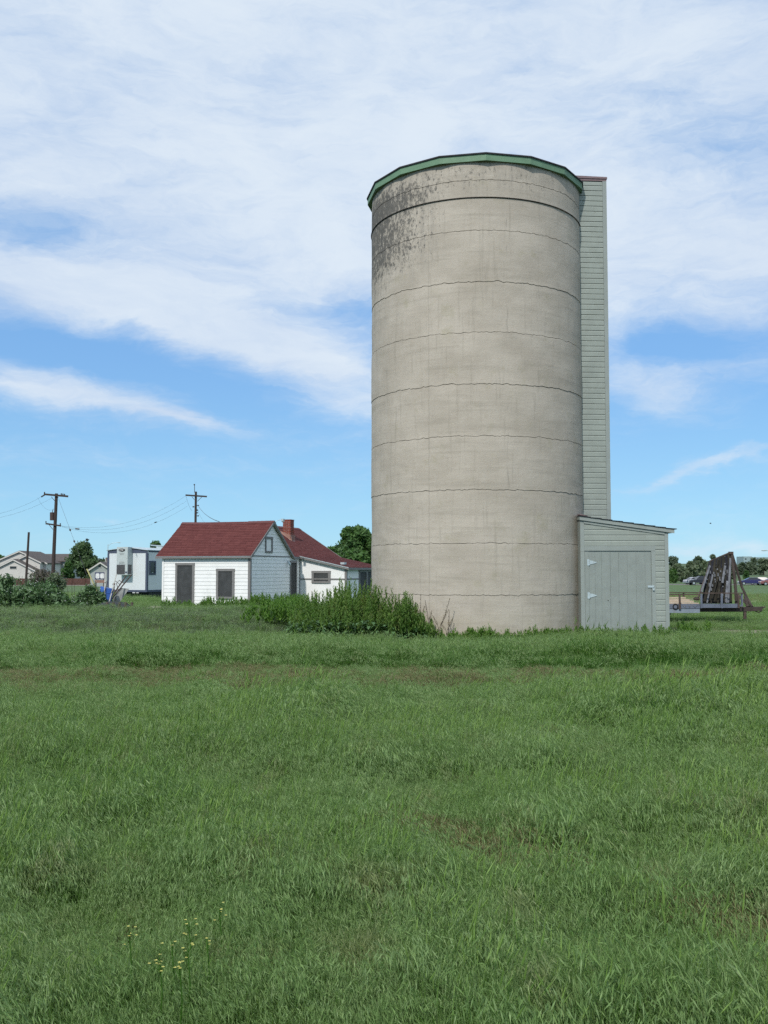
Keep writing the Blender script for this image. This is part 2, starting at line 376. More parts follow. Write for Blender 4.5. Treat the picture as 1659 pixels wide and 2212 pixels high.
MAT['far_building_teal'] = M('pale_teal_cladding', (0.27, 0.35, 0.36), 0.6, 0.04, 0.3)
MAT['kerb'] = M('pale_concrete_kerb', (0.42, 0.40, 0.35), 0.9)
MAT['road'] = M('asphalt', (0.07, 0.068, 0.066), 0.9)
MAT['bird'] = M('dark_feathers', (0.02, 0.02, 0.022), 0.8)
MAT['stone'] = M('pale_stone', (0.42, 0.38, 0.31), 0.9, 0.15, 6)

def shingle_mat():
    m_, t, b = newmat('red_shingles')
    geo = t.n.new('ShaderNodeNewGeometry'); c = t.n.new('ShaderNodeTexCoord').outputs['Object']
    f = t.m('ADD', t.mul(geo.outputs['Random Per Island'], 0.55), t.mul(t.noise(c, 1.2, 4, 0.6), 0.45))
    col = t.mix(f, (0.090, 0.026, 0.025), (0.142, 0.046, 0.042))
    gr = t.noise(c, 40, 3, 0.7)
    col = t.mix(t.mul(t.ramp(gr, 0.5, 0.75), 0.4), col, (0.17, 0.08, 0.075))
    t.set(b.inputs['Base Color'], col); b.inputs['Roughness'].default_value = 0.92; b.inputs['Specular IOR Level'].default_value = 0.2
    bn = t.n.new('ShaderNodeBump'); bn.inputs['Strength'].default_value = 0.4; bn.inputs['Distance'].default_value = 0.01
    t.set(bn.inputs['Height'], gr); t.l.new(bn.outputs[0], b.inputs['Normal'])
    return m_
MAT['shingle'] = shingle_mat()
MAT['ridge_cap'] = M('faded_red_ridge_cap', (0.13, 0.05, 0.048), 0.9)

# ------------------------------------------------------------------ ground
def ground_mat():
    m_, t, b = newmat('meadow_ground')
    pos = t.n.new('ShaderNodeNewGeometry').outputs['Position']
    x, y, z = t.xyz(pos)
    n = t.noise(pos, 0.5, 6, 0.65); nf = t.noise(pos, 9.0, 5, 0.7)
    soil = t.mix(nf, (0.045, 0.045, 0.025), (0.10, 0.11, 0.05))
    soil = t.mix(t.mul(t.ramp(y, 12.0, 14.0), t.ramp(y, 18.0, 17.0)), soil, t.mix(nf, (0.085, 0.078, 0.042), (0.15, 0.13, 0.075)))
    far = t.mix(t.ramp(t.noise(pos, 0.06, 5, 0.6), 0.3, 0.7), (0.085, 0.135, 0.058), (0.105, 0.165, 0.07))
    far = t.mix(t.mul(t.ramp(nf, 0.45, 0.7), 0.4), far, (0.15, 0.18, 0.09))
    far = t.mix(t.mul(t.ramp(y, 300, 420), 0.8), far, t.mix(t.ramp(t.noise(pos, 0.012, 4), 0.4, 0.6), (0.07, 0.12, 0.07), (0.13, 0.15, 0.09)))
    c = t.mix(t.ramp(y, 30, 60), soil, far)
    # bare gravel beside and behind the flatbed trailer
    def patch(cx, cy, rx, ry):
        dx_ = t.mul(t.sub(x, cx), 1 / rx); dy_ = t.mul(t.sub(y, cy), 1 / ry)
        q = t.add(t.mul(dx_, dx_), t.mul(dy_, dy_))
        return t.ramp(t.add(q, t.mul(t.sub(t.noise(pos, 0.9, 5, 0.7), 0.5), 1.6)), 1.25, 0.75)
    gp = t.m('MAXIMUM', patch(12.3, 29.0, 3.6, 1.2), patch(20.6, 63, 3.0, 7.0))
    gp = t.m('MAXIMUM', gp, patch(-15, 46, 4.0, 3.0))
    grav = t.mix(t.ramp(t.noise(pos, 14, 4, 0.7), 0.35, 0.65), (0.20, 0.17, 0.12), (0.40, 0.36, 0.28))
    c = t.mix(t.mul(gp, 0.9), c, grav)
    t.set(b.inputs['Base Color'], c); b.inputs['Roughness'].default_value = 0.95; b.inputs['Specular IOR Level'].default_value = 0.15
    bn = t.n.new('ShaderNodeBump'); bn.inputs['Strength'].default_value = 0.6; bn.inputs['Distance'].default_value = 0.05
    t.set(bn.inputs['Height'], nf); t.l.new(bn.outputs[0], b.inputs['Normal'])
    return m_
def nonuni(lo, hi, step, a, b, g):
    xs = list(np.arange(lo, hi + 1e-6, step)); s = step
    while xs[-1] < b: s *= g; xs.append(xs[-1] + s)
    s = step
    while xs[0] > a: s *= g; xs.insert(0, xs[0] - s)
    return xs
gx = nonuni(-26, 26, 0.5, -2600, 2600, 1.16); gy = nonuni(0, 62, 0.45, -300, 3500, 1.10)
vs = [(x, y, gz(x, y)) for y in gy for x in gx]; nx = len(gx)
fs = [(j*nx+i, j*nx+i+1, (j+1)*nx+i+1, (j+1)*nx+i) for j in range(len(gy)-1) for i in range(nx-1)]
g = MB(); g.addf(vs, fs); g.build('ground', ground_mat(), None, True, kind='structure')
# far street and its pale verge, left and right
def strip(name, y0, y1, x0, x1, lift, mat_):
    b = MB(); n = 40
    vs = []
    for i in range(n + 1):
        x = x0 + (x1 - x0) * i / n
        for y in (y0, y1): vs.append((x, y, gz(x, y) + lift))
    b.addf(vs, [(2*i, 2*i+2, 2*i+3, 2*i+1) for i in range(n)])
    return b.build(name, mat_, None, False, kind='structure')
strip('road', 188, 197, -160, 160, 0.03, MAT['road'])
strip('pavement', 176, 179.5, -140, -20, 0.03, MAT['kerb'])
strip('pavement', 184.0, 187.4, 20, 160, 0.03, MAT['kerb'])

# ------------------------------------------------------------------ silo
SX, SY, SR = 2.69, 28.27, 3.05
silo = empty('silo', (SX, SY, 0)); tag(silo, 'tall round grey concrete silo with a green rimmed flat roof', 'silo')
jy = [1286, 1173.5, 1058, 941.5, 829, 717.5, 608, 497, 389]      # joints where the drum comes nearest
jz = [PT(1029, y, SY - SR).z for y in jy]
top_z = PT(1029, 338, SY - SR).z
levels = [-0.6] + jz + [top_z]
NA = 288
def jagged(level, a, amp):
    u = (math.cos(a) * 3.05, math.sin(a) * 3.05)
    v = 0.4 * mnoise.noise((u[0]*1.2, u[1]*1.2, level*7)) + 0.5 * mnoise.noise((u[0]*5, u[1]*5, level*3)) + 0.7 * mnoise.noise((u[0]*12, u[1]*12, level))
    return v * amp
for k in range(len(levels) - 1):
    b = MB(); NR = 14; vs = []; z0, z1 = levels[k], levels[k+1]
    rr = SR + [0, .004, -.002, .003, .0, .005, -.002, .003, .0, -.002][k % 10]
    for j in range(-2, NR + 3):
        jj = min(max(j, 0), NR); t_ = jj / NR
        for i in range(NA):
            a = 2 * math.pi * i / NA
            a0 = jagged(k, a, 0.042 if k > 0 else 0) + (0.006 + 0.008 * mnoise.noise((a*9, k, 0)) if k > 0 else 0)
            a1 = jagged(k + 1, a, 0.042 if k < len(levels) - 2 else 0) - (0.005 if k < len(levels) - 2 else 0)
            z = z0 + a0 + (z1 + a1 - z0 - a0) * t_
            r = rr + 0.012 * mnoise.noise((math.cos(a)*2.4, math.sin(a)*2.4, z*1.1)) + 0.005 * mnoise.noise((math.cos(a)*9, math.sin(a)*9, z*4))
            if jj == 0: r += 0.003
            if jj == NR: r -= 0.004
            if j in (-2, NR + 2): r -= 0.10
            vs.append((r * math.cos(a), r * math.sin(a), z))
    nrow = NR + 5
    b.addf(vs, [(j*NA+i, j*NA+(i+1) % NA, (j+1)*NA+(i+1) % NA, (j+1)*NA+i) for j in range(nrow-1) if j not in (1, nrow-3) for i in range(NA)])
    o = b.build('concrete_ring', MAT['concrete'], silo, True)
b = MB(); b.tube([(0, 0, -0.6), (0, 0, top_z)], SR - 0.035, 128); b.build('joint_core', MAT['joint'], silo)
hz_ = PT(1029, 426, SY - SR - 0.01).z
b = MB(); b.tube([((SR+.015)*math.cos(2*math.pi*i/128), (SR+.015)*math.sin(2*math.pi*i/128), hz_) for i in range(128)] + [((SR+.015), 0, hz_)], 0.014, 5); b.build('steel_band', MAT['steel_band'], silo)
b = MB(); b.box(SR-.03, SR+.13, -.5, -.32, hz_-.07, hz_+.05); b.tube([(SR+.02, -.45, hz_+.12), (SR+.04, -.42, hz_-.25)], .012); b.build('band_clamp', MAT['steel_band'], silo)
# 16-sided roof edge
RF = 3.175; ft = PT(1033, 331, SY - RF).z; fb = ft - 0.185
def rp(k, r, z):
    a = math.radians(-90 + 22.5 * k) ; return Vector((r * math.cos(a), r * math.sin(a), z))
for k in range(16):
    b = MB(); p = [rp(k, RF - .03, fb), rp(k+1, RF - .03, fb), rp(k+1, RF, fb), rp(k, RF, fb)]
    q = [Vector((v.x, v.y, ft)) for v in p]
    b.hexa(p + q); b.build('fascia_board', MAT['silo_green'], silo)
b = MB(); c0 = Vector((0, 0, ft + 0.42)); vs = [c0] + [rp(k, RF + .03, ft + .022) for k in range(16)] + [rp(k, RF + .03, ft - 0.012) for k in range(16)] + [Vector((0, 0, ft - .012))]
fs = [(0, 1 + k, 1 + (k+1) % 16) for k in range(16)] + [(1+k, 17+k, 17+(k+1) % 16, 1+(k+1) % 16) for k in range(16)] + [(33, 17+(k+1) % 16, 17+k) for k in range(16)]
b.addf(vs, fs); b.build('roof', MAT['roof_dark'], silo)
b = MB(); b.addf([rp(k, RF - .031, fb + .012) for k in range(16)] + [Vector((SR*.985*math.cos(R(-90+22.5*k)), SR*.985*math.sin(R(-90+22.5*k)), fb + .012)) for k in range(16)],
                 [(k, (k+1) % 16, 16+(k+1) % 16, 16+k) for k in range(16)]); b.build('soffit', MAT['silo_green'], silo)

# ------------------------------------------------------------------ siding boards
def siding(parent, org, du, nrm, zs, spanf, holes, mat_, expo, style='lap', name='siding_board', gap=0.0):
    """boards on a wall: org + du*u, one object for each board; spanf(z) -> (u0, u1); holes = (u0,u1,z0,z1)"""
    org = Vector(org); du = Vector(du); nrm = Vector(nrm)
    z = zs[0]; out = []
    while z < zs[1] - 0.02:
        z1 = min(z + expo, zs[1]); a0, a1 = spanf(z); c0, c1 = spanf(z1 - 0.002)
        segs = [(a0, a1, c0, c1)]
        zm = (z + z1) / 2
        for h in holes:
            if h[2] < zm < h[3]:
                ns = []
                for s_ in segs:
                    if h[0] >= max(s_[1], s_[3]) or h[1] <= min(s_[0], s_[2]): ns.append(s_); continue
                    if h[0] > s_[0] + .01: ns.append((s_[0], h[0], s_[2], h[0]))
                    if h[1] < s_[1] - .01: ns.append((h[1], s_[1], h[1], s_[3]))
                segs = ns
        for s_ in segs:
            if s_[1] - s_[0] < 0.03 and s_[3] - s_[2] < 0.03: continue
            P = lambda u, d, zz_: org + du * u + nrm * d + Vector((0, 0, zz_))
            w = rnd.uniform(-.0012, .0012)
            if style == 'lap': prof = [(0, z + .002), (.021 + w, z + .002), (.021 + w, z + .008), (.006, z1 - .001), (0, z1 - .001)]
            else: prof = [(0, z), (.020 + w, z + .001), (.020 + w, z1 - .034), (.003, z1 - .006), (0, z1 - .006)]
            vs = []
            for (ua, ub) in ((s_[0], s_[2]), (s_[1], s_[3])):
                for d, zz_ in prof:
                    f_ = (zz_ - z) / (z1 - z); vs.append(P(ua + (ub - ua) * max(0, f_), d, zz_))
            n = len(prof); b = MB()
            b.addf(vs, [tuple(range(n)), tuple(range(2*n-1, n-1, -1))] + [(i, n+i, n+(i+1) % n, (i+1) % n) for i in range(n)])
            out.append(b.build(name, mat_, parent))
        z = z1
    return out
def slab(mb, org, du, nrm, u0, u1, d0, d1, z0, z1):
    org = Vector(org); du = Vector(du); nrm = Vector(nrm)
    P = lambda u, d, z: org + du * u + nrm * d + Vector((0, 0, z))
    return mb.hexa([P(u0,d1,z0), P(u1,d1,z0), P(u1,d0,z0), P(u0,d0,z0), P(u0,d1,z1), P(u1,d1,z1), P(u1,d0,z1), P(u0,d0,z1)])

# ------------------------------------------------------------------ feed shed and elevator chute beside the silo
YAW = R(3.0)
shed = empty('shed', (PT(1254, 1232, 26.35).x, 26.35, 0), YAW * 0); tag(shed, 'small sage green board shed with a slanting roof against the silo', 'shed')
SW = PT(1443, 1232, 26.35).x - shed.location.x; zl, zr = 3.08, 2.72
def rake(u, a=3.06, b_=2.73): return a + (b_ - a) * u / SW
O, DU, NF = (0, 0, 0), (1, 0, 0), (0, -1, 0)
b = MB(); b.prism([(0.0, -.5), (SW - .0, -.5), (SW, rake(SW) - .05), (0, rake(0) - .05)], 'y', 0.006, 2.3); b.build('wall', MAT['sage_trim'], shed)
d0, d1 = 0.165, 1.90          # door
dt = PT(1330, 1191.5, 26.35).z
siding(shed, O, DU, NF, (dt + .155, 3.0), lambda z: (0.11, min(SW - .09, max(.12, (3.06 - z - .05) / (.33 / SW)))), [], MAT['sage'], .149, 'drop')
siding(shed, O, DU, NF, (-.318, dt + .155), lambda z: (2.02, SW - .09), [], MAT['sage'], .149, 'drop')
# door trim and planks
b = MB(); slab(b, O, DU, NF, 0.0, .108, -.01, .026, -.5, dt + .0); b.build('door_trim', MAT['sage_trim'], shed)
b = MB(); slab(b, O, DU, NF, 0.0, .108, -.01, .024, dt + .003, rake(0.05) - .06); b.build('corner_board', MAT['sage_trim'], shed)
b = MB(); slab(b, O, DU, NF, SW - .088, SW + .014, -.12, .027, -.5, rake(SW) - .05); b.build('corner_board', MAT['sage_trim'], shed)
b = MB(); slab(b, O, DU, NF, .11, 2.018, -.01, .025, dt + .022, dt + .152); b.build('door_head', MAT['sage_trim'], shed)
b = MB(); slab(b, O, DU, NF, d1 + .012, 2.018, -.01, .025, -.5, dt + .019); b.build('door_trim', MAT['sage_trim'], shed)
door = empty('door', (0, 0, 0)); door.parent = shed
edges = [.108, .282, .39, .52, .665, .945, 1.09, 1.25, 1.42, 1.60, 1.75, d1]
edges = [.112, .222, .335, .452, .565, .68, .80, .92, 1.04, 1.17, 1.30, 1.43, 1.56, 1.68, 1.79, d1]
edges = [.112, .225, .392, .565, .800, 1.03, 1.26, 1.50, 1.74, d1]
for e0, e1 in zip(edges[:-1], edges[1:]):
    b = MB(); g_ = .0016 if abs(e0-.8) > .01 else .003; pr = .012 + rnd.uniform(-.0012, .0012)
    if e0 == .112: pr = .024
    slab(b, O, DU, NF, e0 + g_, e1 - g_, -.004, pr, -.5, dt - .004 - (.0 if e0 == .112 else .008)); b.build('plank', MAT['sage_door'], door)
for hz2, hn in ((PT(1270, 1215, 26.3).z, 0), (PT(1270, 1286.5, 26.3).z, 1)):
    b = MB(); slab(b, O, DU, NF, .175, .228, .024, .034, hz2 - .085, hz2 + .085)
    b.tube([(.232, -.036, hz2 - .08), (.232, -.036, hz2 + .08)], .009, 6)
    P = lambda u, z, d: (u, -d, z)
    b.addf([P(.236, hz2 - .062, .016), P(.236, hz2 + .062, .016), P(.43, hz2 + .010, .016), P(.43, hz2 - .010, .016),
            P(.236, hz2 - .062, .024), P(.236, hz2 + .062, .024), P(.43, hz2 + .010, .024), P(.43, hz2 - .010, .024)],
           [(0,1,2,3), (7,6,5,4), (0,4,5,1), (1,5,6,2), (2,6,7,3), (3,7,4,0)])
    b.build('hinge', MAT['galv'], door)
lz = PT(1400, 1267, 26.3).z
b = MB(); slab(b, O, DU, NF, d1 - .10, d1 + .075, .027, .036, lz - .028, lz + .028); hs = b.build('hasp', MAT['galv'], door)
b = MB(); slab(b, O, DU, NF, d1 + .028, d1 + .072, .040, .066, lz - .105, lz - .05)
b.tube([(d1+.036, -.053, lz-.05), (d1+.036, -.053, lz-.015), (d1+.05, -.053, lz-.004), (d1+.064, -.053, lz-.015), (d1+.064, -.053, lz-.05)], .005, 5)
b.build('padlock', MAT['galv'], hs)
b = MB(); b.tube([(1.0 - .27, -.014, PT(1300, 1297, 26.3).z), (1.0 - .27, -.024, PT(1300, 1297, 26.3).z)], .010, 8); b.build('knot_hole', MAT['black'], door)
# roof: fascia along the slope, soffit edge, dark roofing
ang = math.atan((3.06 - 2.73) / SW)
def rk(u, off): return 3.06 + off - (0.33 / SW) * u
b = MB(); P = lambda u, y, off: (u, y, rk(u, off))
u0, u1 = -.02, SW + .17
b.hexa([P(u0, -.075, -.055), P(u1, -.075, -.055), P(u1, -.045, -.055), P(u0, -.045, -.055), P(u0, -.075, .045), P(u1, -.075, .045), P(u1, -.045, .045), P(u0, -.045, .045)]); b.build('fascia', MAT['sage_trim'], shed)
b = MB(); b.hexa([P(.10, -.04, -.13), P(SW - .09, -.04, -.13), P(SW - .09, -.002, -.13), P(.10, -.002, -.13), P(.1, -.04, -.058), P(SW - .09, -.04, -.058), P(SW-.09, -.002, -.058), P(.1, -.002, -.058)]); b.build('frieze_board', MAT['sage_trim'], shed)
b = MB(); b.hexa([P(u0, -.043, -.045), P(u1, -.043, -.045), P(u1, 2.35, -.045), P(u0, 2.35, -.045), P(u0, -.043, .043), P(u1, -.043, .043), P(u1, 2.35, .043), P(u0, 2.35, .043)]); b.build('roof_deck', MAT['sage_trim'], shed)
b = MB()
n_ = 9
for i in range(n_):
    ua = u0 - .01 + (u1 - u0 + .05) * i / n_; ub = u0 - .01 + (u1 - u0 + .05) * (i + 1) / n_ + .02
    b.hexa([P(ua, -.10, .046), P(ub, -.10, .054), P(ub, 2.37, .054), P(ua, 2.37, .046), P(ua, -.10, .058), P(ub, -.10, .076), P(ub, 2.37, .076), P(ua, 2.37, .058)])
b.build('shingles', MAT['roof_dark'], shed, kind='stuff')
b = MB(); b.hexa([P(-.02, -.07, .08), P(.22, -.07, .08), P(.12, .3, .08), P(-.02, .3, .08), P(-.02, -.07, .11), P(.03, -.07, .11), P(.03, .3, .11), P(-.02, .3, .11)]); b.build('flashing', MAT['rosy_cap'], shed)

CY = 27.35
cx0 = PT(1256, 1232, CY).x; cw = PT(1320.5, 1232, CY).x - cx0
chute = empty('elevator_chute', (cx0 - .02, CY, 0), R(4.0)); tag(chute, 'narrow sage green clapboard elevator chute rising up the right side of the silo', 'chute')
cw += .03; ct = PT(1290, 386, CY).z; cb = 2.60
b = MB(); b.box(-.0, cw, .006, 1.1, cb, ct - .02); b.build('wall', MAT['sage_trim'], chute)
siding(chute, O, DU, NF, (cb, ct - .07), lambda z: (.088, cw - .108), [], MAT['sage'], .1505, 'drop')
b = MB(); slab(b, O, DU, NF, 0, .085, -.01, .028, cb, ct - .062); b.build('corner_board', MAT['sage_trim'], chute)
b = MB(); slab(b, O, DU, NF, cw - .105, cw + .012, -.1, .028, cb, ct - .062); b.build('corner_board', MAT['sage_trim'], chute)
b = MB(); slab(b, O, DU, NF, 0.0, cw + .012, -.01, .030, ct - .060, ct + .0); b.build('frieze_board', MAT['rosy_cap'], chute)
b = MB(); b.hexa([(-.02, -.05, ct + .003), (cw + .03, -.05, ct + .003), (cw + .03, 1.15, ct - .25), (-.02, 1.15, ct - .25), (-.02, -.05, ct + .075), (cw + .03, -.05, ct + .055), (cw + .03, 1.15, ct - .19), (-.02, 1.15, ct - .18)]); b.build('roof', MAT['rosy_cap'], chute)
b = MB(); b.hexa([(-.30, .55, ct - .62), (.0, .40, ct - .62), (.0, .95, ct - .62), (-.30, .95, ct - .62), (-.14, .55, ct - .33), (-.0, .02, ct - .0), (.0, .95, ct - .1), (-.2, .95, ct - .3)]); b.build('hood', MAT['roof_dark'], chute)

# ------------------------------------------------------------------ farmhouse
TH = R(20)
P0 = PT(540, 1232, 45.7); HX, HY = P0.x, 45.7
house = empty('farmhouse', (HX, HY, 0), -TH); tag(house, 'low white clapboard farmhouse with red shingle roofs and boarded openings', 'farmhouse')
EZ, RZ, WW, WL = 2.33, 4.06, 4.75, 4.45      # eave, ridge, wing width (u), wing depth (v)
rm = WL / 2
def hbox(name, mat_, *a, parent=house, **kw):
    b = MB(); b.box(*a); return b.build(name, mat_, parent, **kw)
# walls
b = MB(); b.prism([(0.008, -.3), (5.5, -.3), (5.5, EZ), (WL, EZ + .05), (rm, RZ - .14), (0.008, EZ + .0)], 'x', -WW + .008, -.008); b.build('wall', MAT['wall_white'], house)
b = MB(); b.prism([(-5.2, -.3), (-.01, -.3), (-.01, EZ + .02), (-2.6, RZ - .12), (-5.2, EZ + .02)], 'y', 5.5, 10.85); b.build('wall', MAT['wall_white'], house)
# openings on the front: door and window (u0,u1,z0,z1)
def f_u(x):     # facade u of a picture column
    k = (x - 829.5) / FPX; return (k * HY - HX) / (math.cos(TH) + k * math.sin(TH))
def g_v(x, u=0.0):     # depth v of a picture column on a wall at u
    k = (x - 829.5) / FPX; return (k * (HY - u * math.sin(TH)) - HX - u * math.cos(TH)) / (math.sin(TH) - k * math.cos(TH))
def f_z(y, Y): return CAMZ + (1232.0 - y) / FPX * Y
dr = (f_u(380.5), f_u(421.5), -.3, f_z(1216, 46.8)); wn = (f_u(468.5), f_u(508), f_z(1293, 46.2), f_z(1228.5, 46.2))
hF = ((0, 0, 0), (1, 0, 0), (0, -1, 0)); hG = ((0, 0, 0), (0, 1, 0), (1, 0, 0))
siding(house, *hF, (-.472, EZ - .04), lambda z: (-WW + .1, -.085), [dr, wn], MAT['white'], .176)
gw = (g_v(572), g_v(588), f_z(1194, 47.2), f_z(1159, 47.2))        # attic vent window
sdw = (g_v(625.8), g_v(640.5), .12, f_z(1212, 50.2))               # tall narrow side door
siding(house, *hG, (-.472, EZ - .02), lambda z: (.085, 5.42), [sdw], MAT['white'], .176)
slope = (RZ - .14 - EZ) / rm
siding(house, *hG, (EZ + .03, RZ - .25), lambda z: (max(.05, (z - EZ) / slope + .04), min(WL - .05, WL - (z - EZ) / slope - .04)), [gw], MAT['white'], .176)
b = MB(); slab(b, *hG, .02, WL + .1, -.005, .034, EZ - .018, EZ + .03); b.build('drip_board', MAT['taupe'], house)
def opening(org, du, nrm, h, tw, board, pname, sill=True, parent=house, mat_=None):
    o = empty(pname, (0, 0, 0)); o.parent = parent
    u0_, u1_, z0_, z1_ = h; mt = MAT['taupe']
    b = MB(); slab(b, org, du, nrm, u0_, u0_ + tw, -.02, .048, z0_, z1_ - tw - .002); b.build('trim', mt, o)
    b = MB(); slab(b, org, du, nrm, u1_ - tw, u1_, -.02, .048, z0_, z1_ - tw - .002); b.build('trim', mt, o)
    b = MB(); slab(b, org, du, nrm, u0_ - .01, u1_ + .01, -.02, .052, z1_ - tw, z1_); b.build('trim', mt, o)
    if sill:
        b = MB(); slab(b, org, du, nrm, u0_ + tw + .002, u1_ - tw - .002, -.02, .058, z0_, z0_ + tw * .8); b.build('sill', mt, o)
    b = MB(); slab(b, org, du, nrm, u0_ + tw + .003, u1_ - tw - .003, -.03, .012, z0_ + (tw * .8 + .003 if sill else 0), z1_ - tw - .003); b.build(board, mat_ or MAT['board_dark'], o)
    return o
opening(*hF, dr, .115, 'door_board', 'door', False)
opening(*hF, wn, .12, 'window_board', 'window')
opening(*hG, gw, .11, 'panel', 'attic_window', True, mat_=MAT['white'])
opening(*hG, sdw, .10, 'door_board', 'side_door', False)
# corner boards
b = MB(); slab(b, *hF, -WW, -WW + .098, -.02, .044, -.3, EZ - .03); b.build('corner_board', MAT['wall_white'], house)
b = MB(); b.box(-.085, .044, -.044, .083, -.3, EZ - .03); b.build('corner_board', MAT['taupe'], house)
b = MB(); b.box(-.03, .03, 5.42, 5.52, -.3, EZ - .06); b.build('corner_post', MAT['taupe'], house)
# shingles in courses
def shingles(A, B, C, D, name='shingles', course=.145, tab=.32, parent=house):
    """slope with eave A-B and top D-C; each tab its own thin wedge, one joined part"""
    A, B, C, D = map(Vector, (A, B, C, D)); nrm = (B - A).cross(D - A).normalized()
    if nrm.z < 0: nrm = -nrm
    L = ((D - A).length + (C - B).length) / 2; nc = max(2, round(L / course)); b = MB()
    for i in range(nc):
        t0, t1 = i / nc, min(1.0, (i + 1.15) / nc)
        a0 = A.lerp(D, t0); b0 = B.lerp(C, t0); a1 = A.lerp(D, t1); b1 = B.lerp(C, t1)
        w = (b0 - a0).length; nt = max(1, round(w / tab)); off = rnd.uniform(0, .9)
        cuts = [0.0] + [min(.999, max(.001, (k + off) / nt)) for k in range(nt)] + [1.0]
        cuts = sorted(set(cuts))
        for s0, s1 in zip(cuts[:-1], cuts[1:]):
            if s1 - s0 < .004: continue
            h = .013 + rnd.uniform(0, .006); e = .003 / max(w, .1)
            q = [a0.lerp(b0, s0 + e), a0.lerp(b0, s1 - e), a1.lerp(b1, s1 - e), a1.lerp(b1, s0 + e)]
            b.hexa([p for p in q] + [q[0] + nrm*h, q[1] + nrm*h, q[2] + nrm*.004, q[3] + nrm*.004])
    return b.build(name, MAT['shingle'], parent, kind='stuff')
def deck(A, B, C, D, th=.05, mat_=None, name='roof'):
    A, B, C, D = map(Vector, (A, B, C, D)); n = (B - A).cross(D - A).normalized()
    if n.z < 0: n = -n
    b = MB(); b.hexa([A - n*th, B - n*th, C - n*th, D - n*th, A - n*.002, B - n*.002, C - n*.002, D - n*.002]); return b.build(name, mat_ or MAT['taupe'], house)
oe, og = .17, .10       # eave and gable overhang
sl = (RZ - EZ) / rm
ze = EZ + .04 - oe * sl * .4
uL, uR = -WW - .30, .13
def wing_slope(front):
    v0 = -oe if front else WL + oe; q = [(uL, v0, ze), (uR, v0, ze), (uR, rm, RZ), (uL + .35, rm, RZ)]
    deck(*q); shingles(*q)
# the front slope's left verge slants in toward the ridge
deck((uL, -oe, ze), (uR, -oe, ze), (uR, rm, RZ), (uL, rm, RZ)); shingles((uL, -oe, ze), (uR, -oe, ze), (uR, rm, RZ), (uL, rm, RZ))
deck((uL, WL + .1, ze), (uR, WL + .1, ze), (uR, rm, RZ - .001), (uL, rm, RZ - .001)); shingles((uL, WL + .1, ze), (uR, WL + .1, ze), (uR, rm, RZ), (uL, rm, RZ))
b = MB()
for i in range(22):
    a = uL + .0 + (uR - uL) * i / 22; e = uL + (uR - uL) * (i + 1.1) / 22
    sg = -.035 * math.sin(math.pi * i / 22) * (1 if i < 16 else .5)
    for s_ in (-1, 1):
        b.addf([(a, rm, RZ+.035+sg), (e, rm, RZ+.030+sg), (e, rm + s_*.17, RZ-.075+sg), (a, rm + s_*.17, RZ-.070+sg), (a, rm, RZ+.018+sg), (e, rm, RZ+.013+sg), (e, rm + s_*.17, RZ-.092+sg), (a, rm + s_*.17, RZ-.087+sg)],
               [(0,1,2,3), (7,6,5,4), (0,4,5,1), (1,5,6,2), (2,6,7,3), (3,7,4,0)])
b.build('ridge_cap', MAT['ridge_cap'], house, kind='stuff')
b = MB(); b.box(uL, uR, -oe - .03, -oe - .004, ze - .10, ze - .012); b.build('eave_fascia', MAT['taupe'], house)
b = MB(); b.box(uL + .01, uR, -oe - .045, -oe - .032, ze - .018, ze - .002); b.build('drip_edge', MAT['galv'], house)
b = MB(); b.box(uL + .04, uR - .04, -oe, 0, ze - .08, ze - .055); b.build('soffit', MAT['taupe'], house)
for (va, za, vb, zb) in ((-oe - .02, ze, rm - .003, RZ - .005), (WL + .14, ze - .01, rm + .003, RZ - .005)):
    b = MB(); b.hexa([(uR - .03, va, za - .12), (uR, va, za - .12), (uR, vb, zb - .13), (uR - .03, vb, zb - .13), (uR - .03, va, za + .0), (uR, va, za + .0), (uR, vb, zb - .0), (uR - .03, vb, zb - .0)])
    for i_ in range(len(b.v)): b.v[i_] = (b.v[i_][0] + .033, b.v[i_][1], b.v[i_][2])
    b.build('rake_board', MAT['taupe'], house)
    b = MB(); b.hexa([(-.01, va, za - .085), (uR, va, za - .085), (uR, vb, zb - .095), (-.01, vb, zb - .095), (-.01, va, za - .06), (uR, va, za - .06), (uR, vb, zb - .07), (-.01, vb, zb - .07)]); b.build('rake_soffit', MAT['soffit'], house)
# main block: hip toward the wing, gable behind
MR = 4.08; mu = -2.6; vr0 = WL + 2.35; ve = 10.95; me_ = EZ + .02
deck((.10, WL + .1, me_), (.10, ve, me_), (mu, ve, MR), (mu, vr0, MR)); shingles((.10, WL + .1, me_), (.10, ve, me_), (mu, ve, MR), (mu, vr0, MR))
deck((-5.3, WL + .1, me_), (.10, WL + .1, me_), (mu + .01, vr0, MR), (mu - .01, vr0, MR)); shingles((-5.3, WL + .1, me_), (.10, WL + .1, me_), (mu + .01, vr0, MR), (mu - .01, vr0, MR))
deck((-5.3, WL + .1, me_), (-5.3, ve, me_), (mu, ve, MR), (mu, vr0, MR)); shingles((-5.3, WL + .1, me_), (-5.3, ve, me_), (mu, ve, MR), (mu, vr0, MR), course=.3)
b = MB()
for i in range(14):
    a = vr0 + (ve - vr0) * i / 14; e = vr0 + (ve - vr0) * (i + 1.1) / 14
    for s_ in (-1, 1):
        b.addf([(mu, a, MR+.04), (mu, e, MR+.035), (mu + s_*.16, e, MR-.065), (mu + s_*.16, a, MR-.06), (mu, a, MR+.02), (mu, e, MR+.015), (mu + s_*.16, e, MR-.085), (mu + s_*.16, a, MR-.08)], [(0,1,2,3), (7,6,5,4), (0,4,5,1), (1,5,6,2), (2,6,7,3), (3,7,4,0)])
b.build('ridge_cap', MAT['ridge_cap'], house, kind='stuff')
